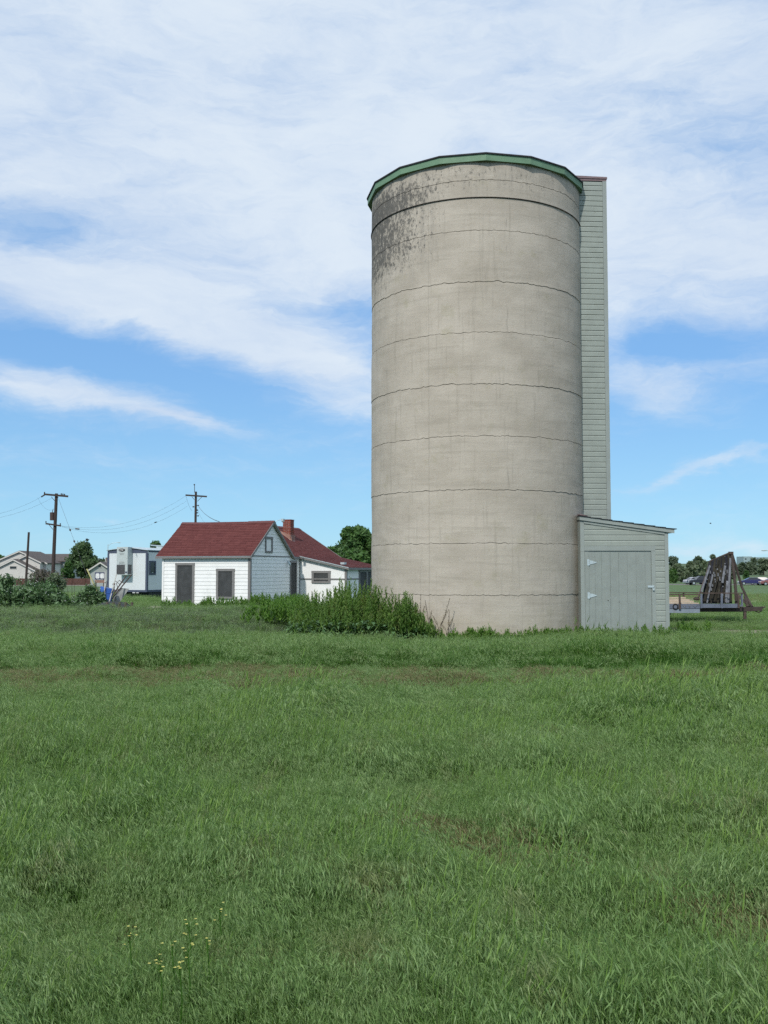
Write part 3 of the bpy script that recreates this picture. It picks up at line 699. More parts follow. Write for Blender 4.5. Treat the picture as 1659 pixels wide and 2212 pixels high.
b = MB(); b.beam((mu, ve + .02, MR - .05), (.12, ve + .02, me_ - .05), .03, .12); b.build('rake_board', MAT['taupe'], house)
b = MB(); b.box(.08, .11, WL + .2, 5.5, me_ - .13, me_ - .01); b.build('eave_fascia', MAT['taupe'], house)
# lean-to on the right side
LU = 2.62; lz0, lz1 = 2.34, f_z(1227, 50.2)
def lr(u, off=0): return lz0 + (lz1 - lz0) * u / LU + off
b = MB(); b.prism([(.03, -.3), (LU, -.3), (LU, lr(LU, -.02)), (.03, lr(0, -.02))], 'y', 5.5, 10.8); b.build('wall', MAT['wall_white'], house)
q = [(LU + .18, 5.36, lr(LU + .18, .06)), (LU + .18, ve, lr(LU + .18, .06)), (.02, ve, lr(0.02, .06)), (.02, 5.36, lr(0.02, .06))]
deck(*q); shingles(*q)
b = MB(); b.hexa([(-.02, 5.32, lr(0, -.05)), (LU + .2, 5.32, lr(LU + .2, -.05)), (LU + .2, 5.352, lr(LU + .2, -.05)), (-.02, 5.352, lr(0, -.05)), (-.02, 5.32, lr(0, .05)), (LU + .2, 5.32, lr(LU + .2, .05)), (LU + .2, 5.352, lr(LU + .2, .05)), (-.02, 5.352, lr(0, .05))]); b.build('rake_board', MAT['taupe'], house)
b = MB(); b.hexa([(-.02, 5.30, lr(0, .04)), (LU + .2, 5.30, lr(LU + .2, .04)), (LU + .2, 5.318, lr(LU + .2, .04)), (-.02, 5.318, lr(0, .04)), (-.02, 5.30, lr(0, .075)), (LU + .2, 5.30, lr(LU + .2, .075)), (LU + .2, 5.318, lr(LU + .2, .075)), (-.02, 5.318, lr(0, .075))]); b.build('drip_edge', MAT['galv'], house)
b = MB(); b.box(LU + .17, LU + .20, 5.36, ve, lr(LU + .2, -.05), lr(LU + .2, .05)); b.build('eave_fascia', MAT['taupe'], house)
lF = ((0, 5.5, 0), (1, 0, 0), (0, -1, 0)); lS = ((LU, 0, 0), (0, 1, 0), (1, 0, 0))
def l_u(x):
    k = (x - 829.5) / FPX; c, s_ = math.cos(TH), math.sin(TH)
    return (k * (HY + 5.5 * c) - HX - 5.5 * s_) / (c + k * s_)
opening(*lF, (l_u(674), l_u(714.5), f_z(1259.5, 50.6), f_z(1233, 50.6)), .125, 'window_board', 'window')
b = MB(); slab(b, *lF, .04, LU - .10, -.01, .03, 1.17, 1.235); b.build('belt_board', MAT['taupe'], house)
b = MB(); b.box(LU - .085, LU + .03, 5.47, 5.60, -.3, lr(LU, -.03)); b.build('corner_post', MAT['taupe'], house)
v0_ = g_v(775, LU); 
b = MB(); slab(b, *lS, 5.62, v0_ - .05, -.01, .03, 1.17, 1.235); b.build('belt_board', MAT['taupe'], house)
opening(*lS, (v0_, v0_ + 1.15, -.3, 1.66), .10, 'door_board', 'porch_door', False)
opening(*lS, (v0_ + 1.17, v0_ + 2.6, -.3, 1.66), .08, 'screen_board', 'porch_screen', False)
b = MB(); b.box(LU * .78, LU * .78 + .22, 6.1, 6.4, lr(LU * .78, .06), lr(LU * .78, .17)); b.build('roof_vent', MAT['galv'], house)
# chimney with its own bricks
def roofz(u): return me_ + (MR - me_) * (-u) / 2.6
cu, cv, cs, ctop = -1.62, 7.5, .46, 4.42
ch = empty('chimney', (cu, cv, 0)); ch.parent = house
b = MB(); b.box(-cs/2 + .012, cs/2 - .012, -cs/2 + .012, cs/2 - .012, 3.0, ctop - .02); b.build('mortar_core', MAT['mortar'], ch)
b = MB(); zc = 3.42; row = 0
while zc < ctop - .05:
    for side in range(4):
        off = (row % 2) * .5; k = -off
        while k < 2:
            a0 = max(0, k) * cs / 2; a1 = min(2, k + 1) * cs / 2
            if a1 - a0 > .03:
                a0_ = -cs/2 + a0 + .008; a1_ = -cs/2 + a1 - .008; j_ = rnd.uniform(0, .004)
                if side == 0: b.box(a0_, a1_, -cs/2 - j_, -cs/2 + .03, zc, zc + .062)
                elif side == 1: b.box(cs/2 - .03, cs/2 + j_, a0_, a1_, zc, zc + .062)
                elif side == 2: b.box(a0_, a1_, cs/2 - .03, cs/2 + j_, zc, zc + .062)
                else: b.box(-cs/2 - j_, -cs/2 + .03, a0_, a1_, zc, zc + .062)
            k += 1
    zc += .080; row += 1
b.build('bricks', MAT['brick'], ch, kind='stuff')
b = MB(); b.box(-cs/2 - .01, cs/2 + .01, -cs/2 - .01, cs/2 + .01, ctop - .045, ctop); b.build('cap', MAT['brick'], ch)
zf = roofz(cu)
b = MB(); b.addf([(cu - .85, cv - .30, roofz(cu - .85) + .03), (cu + .36, cv - .30, roofz(cu + .36) + .03), (cu + .27, cv - .26, zf + .13), (cu - .30, cv - .26, zf + .34),
                  (cu - .85, cv - .24, roofz(cu - .85) + .02), (cu + .36, cv - .24, roofz(cu + .36) + .02), (cu + .27, cv - .232, zf + .13), (cu - .30, cv - .232, zf + .34)],
                 [(0,1,2,3), (7,6,5,4), (0,4,5,1), (1,5,6,2), (2,6,7,3), (3,7,4,0)]); b.build('flashing', MAT['flash'], house)
b = MB(); b.box(cu + .232, cu + .27, cv - .30, cv + .28, zf - .2, zf + .16); b.build('flashing', MAT['flash'], house)
b = MB(); b.hexa([(cu + .2, cv - .36, roofz(cu + .2) + .02), (cu + .52, cv - .36, roofz(cu + .52) + .02), (cu + .52, cv + .2, roofz(cu + .52) + .02), (cu + .2, cv + .2, roofz(cu+.2) + .02),
                  (cu + .2, cv - .36, roofz(cu + .2) + .045), (cu + .52, cv - .36, roofz(cu + .52) + .035), (cu + .52, cv + .2, roofz(cu + .52) + .035), (cu + .2, cv + .2, roofz(cu+.2) + .045)]); b.build('flashing', MAT['galv'], house, label='pale metal apron below the chimney')
# yard light on a bent arm behind the gable, small flood light under the eave
b = MB(); b.tube([(-.25, rm + .55, 3.7), (-.22, rm + .6, 3.95), (-.08, rm + .75, 4.12), (.10, rm + .9, 4.19)], .014, 6); arm = b.build('light_arm', MAT['galv'], house)
b = MB(); b.ball((.14, rm + .95, 4.11), .075, 8, 5, (1.1, 1.1, .9)); b.box(.07, .21, rm + .88, rm + 1.02, 4.15, 4.22); b.build('lamp_head', MAT['galv'], arm)
b = MB(); b.tube([(.02, 4.02, 2.10), (.10, 3.98, 2.06), (.16, 3.95, 1.98)], [.04, .045, .06], 8); b.ball((.17, 3.94, 1.96), .07); b.build('flood_light', MAT['galv'], house)

# ------------------------------------------------------------------ site office trailer
TY = 62.0; TP = R(20)
to = PT(318, 1232, TY); office = empty('site_office', (to.x, TY, 0), -TP); tag(office, 'white portable site office with slate blue corners and a tall grey cooling unit', 'site office')
ow = 3.0; ob, oe_, op = .40, 2.93, 3.13
gzo = gz(to.x, TY)
b = MB(); b.box(-ow + .01, -.01, .01, 9.5, ob, oe_ - .02); b.build('wall', MAT['off_white'], office)
b = MB(); b.prism([(-ow, oe_ - .18), (0, oe_ - .18), (0, oe_ - .02), (-ow/2, op - .03), (-ow, oe_ - .02)], 'y', -.004, .02); b.build('gable_band', MAT['slate'], office)
for u_ in (-ow - .005, -.125):
    b = MB(); b.box(u_, u_ + .13, -.012, .13, ob - .0, oe_ - .182); b.build('corner_trim', MAT['slate'], office)
b = MB(); b.box(-.135, .006, .135, 9.5, oe_ - .12, oe_ - .02); b.build('side_trim', MAT['slate'], office)
b = MB(); b.prism([(-ow - .06, oe_ - .015), (-ow/2, op - .022), (.06, oe_ - .015), (.06, oe_ + .02), (-ow/2, op + .02), (-ow - .06, oe_ + .02)], 'y', -.08, 9.55); b.build('roof', MAT['galv'], office)
b = MB(); b.box(-ow + .02, 0.0, -.02, 9.5, ob - .13, ob - .004); b.build('frame', MAT['slate'], office)
b = MB(); b.box(-ow + .5, -.05, .3, 9.3, gzo - .05, ob - .14); b.build('underfloor_shade', MAT['black'], office)  # black block added beneath the floor, standing in for the shadow there
for v_ in (1.2, 4.5, 8):
    b = MB(); b.tube([(-.45, v_, .42 - .15), (-.2, v_, .42 - .15)], .33, 14); b.build('wheel', MAT['tyre'], office)
def o_v(x):
    k = (x - 829.5) / FPX; return (k * TY - to.x) / (math.sin(TP) - k * math.cos(TP))
def opening2(org, du, nrm, h, parent):
    o = empty('window', (0, 0, 0)); o.parent = parent
    b = MB(); slab(b, org, du, nrm, h[0], h[1], -.01, .03, h[2], h[2] + .09); slab(b, org, du, nrm, h[0], h[1], -.01, .03, h[3] - .09, h[3])
    slab(b, org, du, nrm, h[0], h[0] + .12, -.01, .029, h[2] + .09, h[3] - .09); slab(b, org, du, nrm, h[1] - .12, h[1], -.01, .029, h[2] + .09, h[3] - .09); b.build('frame', MAT['slate'], o)
    b = MB(); slab(b, org, du, nrm, h[0] + .122, h[1] - .122, -.01, .008, h[2] + .092, h[3] - .092); b.build('pane', MAT['glass'], o)
    b = MB(); slab(b, org, du, nrm, h[0] + .3, h[1] - .3, .008, .016, h[2] + .13, h[2] + .16); b.build('sash', MAT['galv'], o)
hO = ((0, 0, 0), (0, 1, 0), (1, 0, 0))
va_, vb_ = o_v(322.8), o_v(337.2)
opening2(*hO, (va_, vb_, f_z(1241.5, 64), f_z(1212, 64)), office)
# cooling unit on the end wall
ac = empty('cooling_unit', (0, 0, 0)); ac.parent = office
a0, a1, adp = -1.93, -1.12, .52
zb_, zg, zt = f_z(1242, TY), f_z(1219.5, TY), op - .0
b = MB(); b.box(a0, a1, -adp, 0, zg, zt); b.build('duct_cover', MAT['duct'], ac)
b = MB(); b.box(a0, a1, -adp, 0, zb_ + .06, zg - .004); b.box(a0, a1, -adp, 0, zb_, zb_ + .056); b.build('casing', MAT['duct'], ac)
b = MB()
b.box(a0 + .01, a1 - .19, -adp - .02, -adp, zb_ + .05, zg - .01)
b.box(a1 + .001, a1 + .02, -adp + .05, -.10, zb_ + .06, zg - .01)
for i in range(14):
    z_ = zb_ + .08 + i * .042; b.box(a0 + .02, a1 - .2, -adp - .032, -adp - .018, z_, z_ + .016)
b.build('grille', MAT['grille'], ac)
b = MB(); b.box(a1 - .16, a1 - .02, -adp - .012, -adp - .001, zb_ + .12, zb_ + .22); b.build('control_box', MAT['slate'], ac)
def disc(mb, cx_, cz_, rx, rz, y0_, y1_, n=28):
    mb.prism([(cx_ + rx*math.cos(2*math.pi*i/n), cz_ + rz*math.sin(2*math.pi*i/n)) for i in range(n)], 'y', y0_, y1_)
lcx, lcz = (a0 + a1) / 2 - .03, f_z(1188.5, TY)
lg = MB(); disc(lg, lcx, lcz, .245, .105, -adp - .006, -adp - .001); lo = lg.build('logo', MAT['black'], ac)
lg = MB()
for sx in (-.11, .10):          # the worn letters on the oval read only as rounded pale strokes
    lg.tube([(lcx + sx + .055*math.cos(t_), -adp - .009, lcz + .05*math.sin(t_)) for t_ in [R(a) for a in range(50, 311, 26)]], .012, 4)
lg.box(lcx - .055, lcx + .045, -adp - .011, -adp - .007, lcz + .03, lcz + .05); lg.box(lcx - .014, lcx + .008, -adp - .011, -adp - .007, lcz - .05, lcz + .028)
lg.build('logo_strokes', MAT['letter'], lo)
def text(body, loc, size, mat_, parent, rot=(math.pi/2, 0, 0), name='lettering', ext=.002):
    cu_ = bpy.data.curves.new(name, 'FONT'); cu_.body = body; cu_.size = size; cu_.align_x = 'CENTER'; cu_.align_y = 'CENTER'; cu_.extrude = ext
    cu_.materials.append(mat_); o = bpy.data.objects.new(name, cu_); COL.objects.link(o); o.location = loc; bpy.context.view_layer.update(); me = bpy.data.meshes.new_from_object(o); bpy.data.objects.remove(o)
    o = bpy.data.objects.new(name, me); COL.objects.link(o); o.location = loc; o.rotation_euler = rot; o.parent = parent; return o
text('5233', (lcx, -adp - .005, f_z(1216, TY)), .20, MAT['letter_grey'], ac)
b = MB()
for i in range(3): b.box(lcx - .2 + .03*i, lcx + .18 - .02*i, -adp - .004, -adp - .001, lcz - .20 - i*.05, lcz - .185 - i*.05)
b.build('small_print', MAT['letter_grey'], ac)
b = MB(); b.tube([(-.84, -.02, 2.72), (-.80, -.10, 2.70), (-.78, -.12, 2.60)], .02, 6); b.build('porch_light', MAT['galv'], office)
b = MB()
for i in range(7):
    if i == 3: continue
    b.box(-1.05 + i * .065, -1.005 + i * .065, -.004, .0, ob - .21, ob - .155)
b.box(-1.10, -.55, .0, .01, ob - .23, ob - .135)
b = MB()
for i in range(7):
    if i != 3: b.box(-1.05 + i * .07, -1.0 + i * .07, -.035, -.022, ob - .20, ob - .15 + (.01 if i % 2 else 0))
b.build('frame_marking', MAT['letter'], office)
b = MB(); b.box(-1.3, -.4, 3.0, 4.4, op - .05, op + .16); b.build('roof_unit', MAT['galv'], office)
b = MB(); b.tube([(-1.2, 2.2, op + .17), (-.5, 3.2, op + .10)], .05, 6); b.build('roof_pipe', MAT['galv'], office)

# ------------------------------------------------------------------ utility poles and wires
def wire(name, a, b_, sag, label, group=None, r=.0075, cat='wire', n=18, extra=None):
    a = Vector(a); b_ = Vector(b_); pts = []
    for i in range(n + 1):
        t_ = i / n; p = a.lerp(b_, t_); p.z -= 4 * sag * t_ * (1 - t_); pts.append(p)
    m_ = MB(); m_.tube(pts, r, 4); o = m_.build(name, MAT['wire']); tag(o, label, cat, group); return pts
def rel(p, o): return Vector(p) - o.location
# near-left pole with transformer
U1Y = 100.0
base = gpt(113.5, U1Y); p1 = empty('utility_pole', base); tag(p1, 'leaning wooden utility pole with two crossarms and a rusty transformer', 'utility pole', 'utility poles')
tp = PT(122, 1066, U1Y)
b = MB(); b.tube([(0, 0, -.5), rel(tp, p1)], [.20, .15], 10); b.build('pole', MAT['pole'], p1)
A, B = PT(96.5, 1068, U1Y), PT(148.5, 1072.6, U1Y)
b = MB(); b.beam(rel(A, p1) + Vector((0, -.22, 0)), rel(B, p1) + Vector((0, -.22, 0)), .14, .19); b.build('crossarm', MAT['pole'], p1)
A2, B2 = PT(100.5, 1131.3, U1Y), PT(133.5, 1136.2, U1Y)
b = MB(); b.beam(rel(A2, p1) + Vector((0, -.24, 0)), rel(B2, p1) + Vector((0, -.24, 0)), .13, .16); b.build('crossarm', MAT['pole'], p1)
for xa, ya, xb, yb in ((112.7, 1073.5, 119.5, 1082), (127.5, 1074.5, 122.5, 1080.5), (108, 1134, 115.8, 1144)):
    b = MB(); b.beam(rel(PT(xa, ya, U1Y), p1) + Vector((0, -.25, 0)), rel(PT(xb, yb, U1Y), p1) + Vector((0, -.19, 0)), .04, .05); b.build('brace', MAT['pole'], p1)
b = MB(); tb, tt = rel(PT(112.8, 1124, U1Y), p1), rel(PT(112.8, 1108, U1Y), p1)
b.tube([tb, tt], .23, 14); b.tube([tt, tt + Vector((0, 0, .06))], [.25, .2], 14); b.tube([tt, tt + Vector((.05, 0, .30)), tt + Vector((.12, 0, .42))], .035, 6); b.build('transformer', MAT['transformer'], p1)
for xi, yi in ((98, 1065), (101, 1131-3), (132, 1132.5), (137.5, 1068.6), (134, 1068), (141, 1069.2)):
    b = MB(); p = rel(PT(xi, yi, U1Y), p1) + Vector((0, -.24, 0)); b.tube([p + Vector((0, 0, -.08)), p + Vector((0, 0, .0)), p + Vector((0, 0, .1))], [.03, .07, .05], 8); b.build('insulator', MAT['porcelain'], p1)
for k_ in range(3):
    pass
b = MB(); pa, pb = rel(PT(96.5, 1069, U1Y), p1), rel(PT(88.8, 1073.5, U1Y), p1)
b.tube([pa.lerp(pb, t_/8) for t_ in range(9)], [.03, .10, .04, .10, .04, .10, .04, .10, .03], 8); b.build('strain_insulator', MAT['porcelain'], p1)
wire('power_line', PT(88.8, 1073.5, U1Y), PT(-160, 1112, 80), 1.0, 'thin upper wire leading left from the end of the top crossarm', 'overhead wires')
wire('power_line', PT(112, 1076, U1Y), PT(-160, 1122, 80), 1.0, 'thin lower wire leading left from the leaning pole', 'overhead wires')
wire('jumper_wire', PT(81, 1075, U1Y), PT(113.5, 1101, U1Y), .45, 'short looping wire down to the rusty transformer', 'overhead wires')
# guy with two insulators
ga, gb = PT(127, 1078, U1Y), PT(163, 1176, 96)
gm = gb + (gb - ga) * .75
gw_ = empty('guy_wire', ga); tag(gw_, 'steep stay wire with two dark insulators right of the leaning pole', 'wire', 'overhead wires')
b = MB(); b.tube([(0, 0, 0), gm - ga], .012, 4); b.build('strand', MAT['wire'], gw_)
for t_ in (.69, .935):
    c_ = (gb - ga) * t_; d_ = (gb - ga).normalized() * .16; b = MB(); b.tube([c_ - d_, c_, c_ + d_], [.04, .10, .04], 8); b.build('insulator', MAT['porcelain'], gw_)
# bare short pole
q0, q1 = gpt(55.5, 90), PT(62.3, 1149.5, 90)
b = MB(); b.tube([q0 - Vector((0, 0, .4)), q1], [.115, .095], 10); tag(b.build('bare_pole', MAT['pole']), 'plain short leaning pole without crossarm near the left edge', 'pole')
# second T pole, behind the farmhouse
U2Y = 110.0
base2 = gpt(421, U2Y); p2 = empty('utility_pole', base2); tag(p2, 'upright T shaped utility pole rising behind the farmhouse ridge', 'utility pole', 'utility poles')
t2 = PT(423.2, 1062, U2Y)
b = MB(); b.tube([(0, 0, -.5), rel(t2, p2)], [.15, .125], 10); b.build('pole', MAT['pole'], p2)
b = MB(); b.tube([rel(PT(420.4, 1064, U2Y), p2), rel(PT(420.2, 1047.5, U2Y), p2)], .035, 6); b.ball(rel(PT(419.8, 1047, U2Y), p2), .09); b.build('top_spike', MAT['pole'], p2)
b = MB(); b.beam(rel(PT(401.7, 1069.8, U2Y), p2) + Vector((0, -.2, 0)), rel(PT(447.6, 1073, U2Y), p2) + Vector((0, -.2, 0)), .13, .17); b.build('crossarm', MAT['pole'], p2)
for xa, ya, xb, yb in ((415, 1073, 420.5, 1079.5), (436.5, 1074, 427, 1083)):
    b = MB(); b.beam(rel(PT(xa, ya, U2Y), p2) + Vector((0, -.18, 0)), rel(PT(xb, yb, U2Y), p2) + Vector((0, -.15, 0)), .035, .045); b.build('brace', MAT['pole'], p2)
for xi, yi in ((428, 1091.8), (417.5, 1094.7), (426.5, 1102), (426, 1107.8), (428, 1114.3)):
    b = MB(); p = rel(PT(xi, yi, U2Y), p2); b.ball(p, .085, 8, 5, (1.2, 1, .9)); q = rel(PT(422.8, yi + .5, U2Y), p2); b.tube([q, p], .03, 5); b.build('insulator', MAT['porcelain'], p2)
e1 = [PT(133.3, 1136, U1Y), PT(133.5, 1137, U1Y), PT(134, 1138, U1Y)]
e2 = [PT(401.5, 1071, U2Y), PT(403, 1082, U2Y), PT(404, 1094, U2Y)]
nm = ['uppermost', 'middle', 'lowest']
lines = []
for i in range(3):
    lines.append(wire('power_line', e1[i], e2[i], 1.35 + .12 * i, nm[i] + ' of three sagging wires between the two utility poles', 'overhead wires', n=26))
b = MB(); c_ = lines[0][2]; 
for t_, r_ in ((1, .09),):
    b.tube([lines[1][3] - Vector((.2, 0, -.02)), lines[1][3] + Vector((.2, 0, -.02))], .08, 6)
tag(b.build('wire_splice', MAT['porcelain']), 'dark sleeve on the wires just right of the leaning pole', 'wire fitting')
wire('service_drop', PT(429, 1094, U2Y), PT(474, 1127, 60), .25, 'thick dark cable sloping from the second pole down behind the farmhouse roof', 'overhead wires', r=.022)
wire('service_drop', PT(426, 1100, U2Y), PT(470, 1128, 90), .9, 'thin slack wire between the second pole and the farmhouse ridge', 'overhead wires', r=.009)
wire('service_drop', PT(401.8, 1071, U2Y), PT(415, 1103, U2Y), .3, 'slack wire hanging from the left end of the second crossarm', 'overhead wires', r=.010)
# birds
def bird(loc, s, label, rz=0.0, fly=False):
    o = empty('bird', loc, rz); tag(o, label, 'bird', 'birds')
    b = MB(); b.tube([(-.12*s, 0, -.02*s), (-.05*s, 0, .0), (.05*s, 0, .02*s), (.10*s, 0, .05*s), (.14*s, 0, .05*s)], [.01*s, .04*s, .045*s, .025*s, .006*s], 8); b.build('body', MAT['bird'], o, True)
    for sd_ in (-1, 1):
        b = MB()
        if fly: b.addf([(.04*s, 0, .02*s), (-.04*s, 0, .02*s), (-.07*s, sd_*.14*s, .09*s), (.02*s, sd_*.16*s, .10*s), (-.06*s, sd_*.30*s, .05*s), (.04*s, 0, .03*s), (-.04*s, 0, .03*s), (-.07*s, sd_*.14*s, .1*s), (.02*s, sd_*.16*s, .11*s)], [(0,1,2,3), (3,2,4), (8,7,6,5), (4,7,8)])
        else: b.tube([(.05*s, sd_*.03*s, .02*s), (-.11*s, sd_*.02*s, -.02*s)], [.025*s, .006*s], 6)
        b.build('wing', MAT['bird'], o)
bird(PT(188, 1167, 70), 1.15, 'dark bird flying above the bushy tree at left', .4, True)
bird(PT(1534.7, 1131, 75), .6, 'tiny dark bird flying high to the right of the shed', 2.6, True)
bird(lines[2][19] + Vector((0, 0, .05)), 1.3, 'dark bird sitting on the lowest sagging wire', 0)

# ------------------------------------------------------------------ street lamps far away
def street_lamp(base, h, reach, label, s=1):
    o = empty('street_lamp', base); tag(o, label, 'street lamp', 'far street lamps')
    b = MB(); b.tube([(0, 0, 0), (0, 0, h)], [.12*s, .08*s], 8); b.build('pole', MAT['galv'], o)
    b = MB(); b.tube([(0, 0, h - .3), (reach*.4, 0, h + .25), (reach, 0, h + .45)], .05*s, 6); b.build('arm', MAT['galv'], o)
    b = MB(); b.ball((reach + (.35 if reach > 0 else -.35)*s, 0, h + .42), .3*s, 8, 4, (1.6, .7, .35)); b.build('lamp_head', MAT['galv'], o)
p = PT(233.3, 1176, 230); g_ = gz(p.x, 230); street_lamp((p.x, 230, g_), p.z - g_, 2.2, 'slim street lamp rising behind the white site office')
p = PT(1668, 1195, 150); g_ = gz(p.x, 150); street_lamp((p.x, 150, g_), p.z - g_, -.9, 'street lamp whose dark head enters at the right edge')

# ------------------------------------------------------------------ far houses, fence, sign
def gable_house(name, label, org, rz, w, d, ez, rzz, wallm, windows=(), z0=-2, over=.35, doors=()):
    """gable faces the viewer (-y); w across, d deep"""
    o = empty(name, org, rz); tag(o, label, 'house', 'far houses')
    b = MB(); b.prism([(-w/2, z0), (w/2, z0), (w/2, ez), (0, rzz - .12), (-w/2, ez)], 'y', 0, d); b.build('wall', wallm, o)
    k = (rzz - ez) / (w/2); zo = ez - over * k
    for s_ in (-1, 1):
        b = MB(); b.hexa([(0, -over, rzz - .1), (s_*(w/2 + over), -over, zo - .1), (s_*(w/2 + over), d + over, zo - .1), (0, d + over, rzz - .1), (0, -over, rzz + .06), (s_*(w/2 + over), -over, zo + .06), (s_*(w/2 + over), d + over, zo + .06), (0, d + over, rzz + .06)])
        b.build('roof', MAT['far_roof'], o)
        b = MB(); b.hexa([(0, -over - .06, rzz - .26), (s_*(w/2 + over), -over - .06, zo - .26), (s_*(w/2 + over), -over - .005, zo - .26), (0, -over - .005, rzz - .26), (0, -over - .06, rzz + .0), (s_*(w/2 + over), -over - .06, zo + .0), (s_*(w/2 + over), -over - .005, zo + .0), (0, -over - .005, rzz + .0)])
        b.build('rake_board', MAT['far_white'], o)
    for (x0, x1, za, zb) in windows:
        f_ = MB(); f_.box(x0 - .1, x1 + .1, -.05, -.004, za - .1, zb + .1); fr = f_.build('window', MAT['far_white'], o)
        f_ = MB(); f_.box(x0, x1, -.075, -.052, za, zb); f_.build('pane', MAT['glass'], fr)
    return o
HYA = 200.0
def zA(y, Y=HYA): return PT(40, y, Y).z
g0 = -0.9
xa = PT(41.7, 1232, 204).x
gable_house('suburban_house', 'cream two storey house with a wide gable at the far left', (xa, 204, 0), 0, 11.2, 12, zA(1215, 204), zA(1190, 204), MAT['far_white'])
xb = PT(29, 1232, 199).x
gable_house('garage', 'low cream garage gable with small louvre in front of the cream house', (xb, 199, 0), 0, 10.6, 5, zA(1236, 199), zA(1208, 199), MAT['far_white'], windows=[(-.7, .6, zA(1228.5, 199), zA(1223.5, 199)), ])
xb = PT(57, 1232, 202).x
gable_house('house_wing', 'cream upper wing with gable right of the bare pole', (xb, 202, 0), 0, 5.6, 2.0, zA(1213, 202), zA(1199, 202), MAT['far_white'])
# second house: ridge runs sideways, grey end
hb = empty('suburban_house', (PT(98, 1232, 214).x, 214, 0), R(-8)); tag(hb, 'brown roofed house with grey end wall behind the leaning pole', 'house', 'far houses')
b = MB(); b.prism([(-0, -2), (9, -2), (9, zA(1211, 214)), (4.5, zA(1197, 214) - .15), (0, zA(1211, 214))], 'x', -5, 4.6); b.build('wall', MAT['far_grey'], hb)
for s_ in (0, 1):
    b = MB(); v0_, v1_ = (-.5, 4.5) if s_ == 0 else (9.5, 4.5); z0_, z1_ = zA(1212.5, 214), zA(1196.5, 214)
    b.hexa([(-5.4, v0_, z0_ - .1), (4.9, v0_, z0_ - .1), (4.9, v1_, z1_ - .1), (-5.4, v1_, z1_ - .1), (-5.4, v0_, z0_ + .08), (4.9, v0_, z0_ + .08), (4.9, v1_, z1_ + .08), (-5.4, v1_, z1_ + .08)]); b.build('roof', MAT['far_roof'], hb)
b = MB(); b.box(-5.0, -.8, -.06, -.01, 0, zA(1213, 214)); b.build('cream_wall', MAT['far_white'], hb)
for (x0, x1, za, zb) in ((-.6, .6, zA(1226, 214), zA(1217, 214)), (-3.6, -2.9, zA(1227, 214), zA(1218, 214)), (1.6, 2.6, zA(1225, 214), zA(1217, 214))):
    f_ = MB(); f_.box(x0 - .12, x1 + .12, -.10, -.065, za - .12, zb + .12); fr = f_.build('window', MAT['far_white'], hb)
    f_ = MB(); f_.box(x0, x1, -.125, -.102, za, zb); f_.build('pane', MAT['glass'], fr)
b = MB(); b.hexa([(-6.5, -2.6, zA(1234, 214)), (1.5, -2.6, zA(1234, 214)), (1.5, -.15, zA(1230, 214)), (-6.5, -.15, zA(1230, 214)), (-6.5, -2.6, zA(1232.5, 214)), (1.5, -2.6, zA(1232.5, 214)), (1.5, -.15, zA(1228.5, 214)), (-6.5, -.15, zA(1228.5, 214))]); b.build('porch_roof', MAT['far_roof'], hb)
hc = gable_house('cottage', 'small pale cottage gable just left of the site office', (PT(216.5, 1232, 165).x, 165, 0), R(10), 3.2, 8, zA(1228, 165), zA(1214, 165), MAT['far_grey'], windows=[(-.3, .1, zA(1226, 165), zA(1220, 165))])
hd = gable_house('cottage', 'dark roofed house partly hidden behind the site office', (PT(232, 1232, 185).x, 185, 0), R(-70), 7, 9, zA(1228, 185), zA(1205, 185), MAT['far_grey'])
# board fence
fx0, fx1, FY = PT(-40, 1232, 181).x, PT(235, 1232, 181).x, 181.0
fe = empty('board_fence', (fx0, FY, 0)); tag(fe, 'long reddish brown board fence along the far street', 'fence')
gf = gz(-60, FY); n = int((fx1 - fx0) / 2.4); b = MB()
for i in range(n * 14):
    x = i * 2.4 / 14; t_ = rnd.uniform(-.03, .03); b.box(x + .006, x + 2.4/14 - .006, -.012 + rnd.uniform(-.006, .006), .012, gf - .1, gf + 1.25 + t_)
b.build('boards', MAT['fence'], fe, kind='stuff')
pm = None
for i in range(n + 1):
    if pm is None:
        b = MB(); b.box(-.06, .06, -.09, -.02, gf - .2, gf + 1.32); pm = b.build('fence_post', MAT['fence'], fe); 
    else:
        c = pm.copy(); COL.objects.link(c); c.parent = fe; c.location.x = i * 2.4
b = MB(); b.box(0, n * 2.4, .014, .05, gf + .95, gf + 1.05); b.box(0, n*2.4, .014, .05, gf + .2, gf + .3); b.build('rail', MAT['fence'], fe)
# double sign board
sg = empty('sign_board', (PT(216, 1232, 70).x, 70, gz(-20, 70))); tag(sg, 'two rounded white panels in a dark blue frame beside the site office', 'sign')
zs0, zs1 = PT(216, 1250, 70).z - sg.location.z, PT(216, 1238, 70).z - sg.location.z
b = MB(); b.box(-.36, .36, 0, .05, zs0 - .05, zs1 + .05); b.build('frame', MAT['car_blue'], sg)
for sx in (-1, 1):
    b = MB(); n_ = 16; pts = []
    for i in range(n_):
        a = 2*math.pi*i/n_; cxx, czz = math.cos(a), math.sin(a)
        pts.append((sx*.165 + .145*math.copysign(abs(cxx)**.5, cxx), (zs0+zs1)/2 + (zs1-zs0)/2*.95*math.copysign(abs(czz)**.5, czz)))
    b.prism(pts, 'y', -.02, -.002); b.build('panel', MAT['letter'], sg)
b = MB(); b.box(-.3, -.24, 0, .05, -.2, zs0 - .052); b.build('leg', MAT['rust'], sg); b = MB(); b.box(.24, .3, 0, .05, -.2, zs0 - .052); b.build('leg', MAT['rust'], sg)
b = MB(); b.box(-.36, .36, -.01, .06, zs0 - .30, zs0 - .10); b.build('lower_board', MAT['flash'], sg)
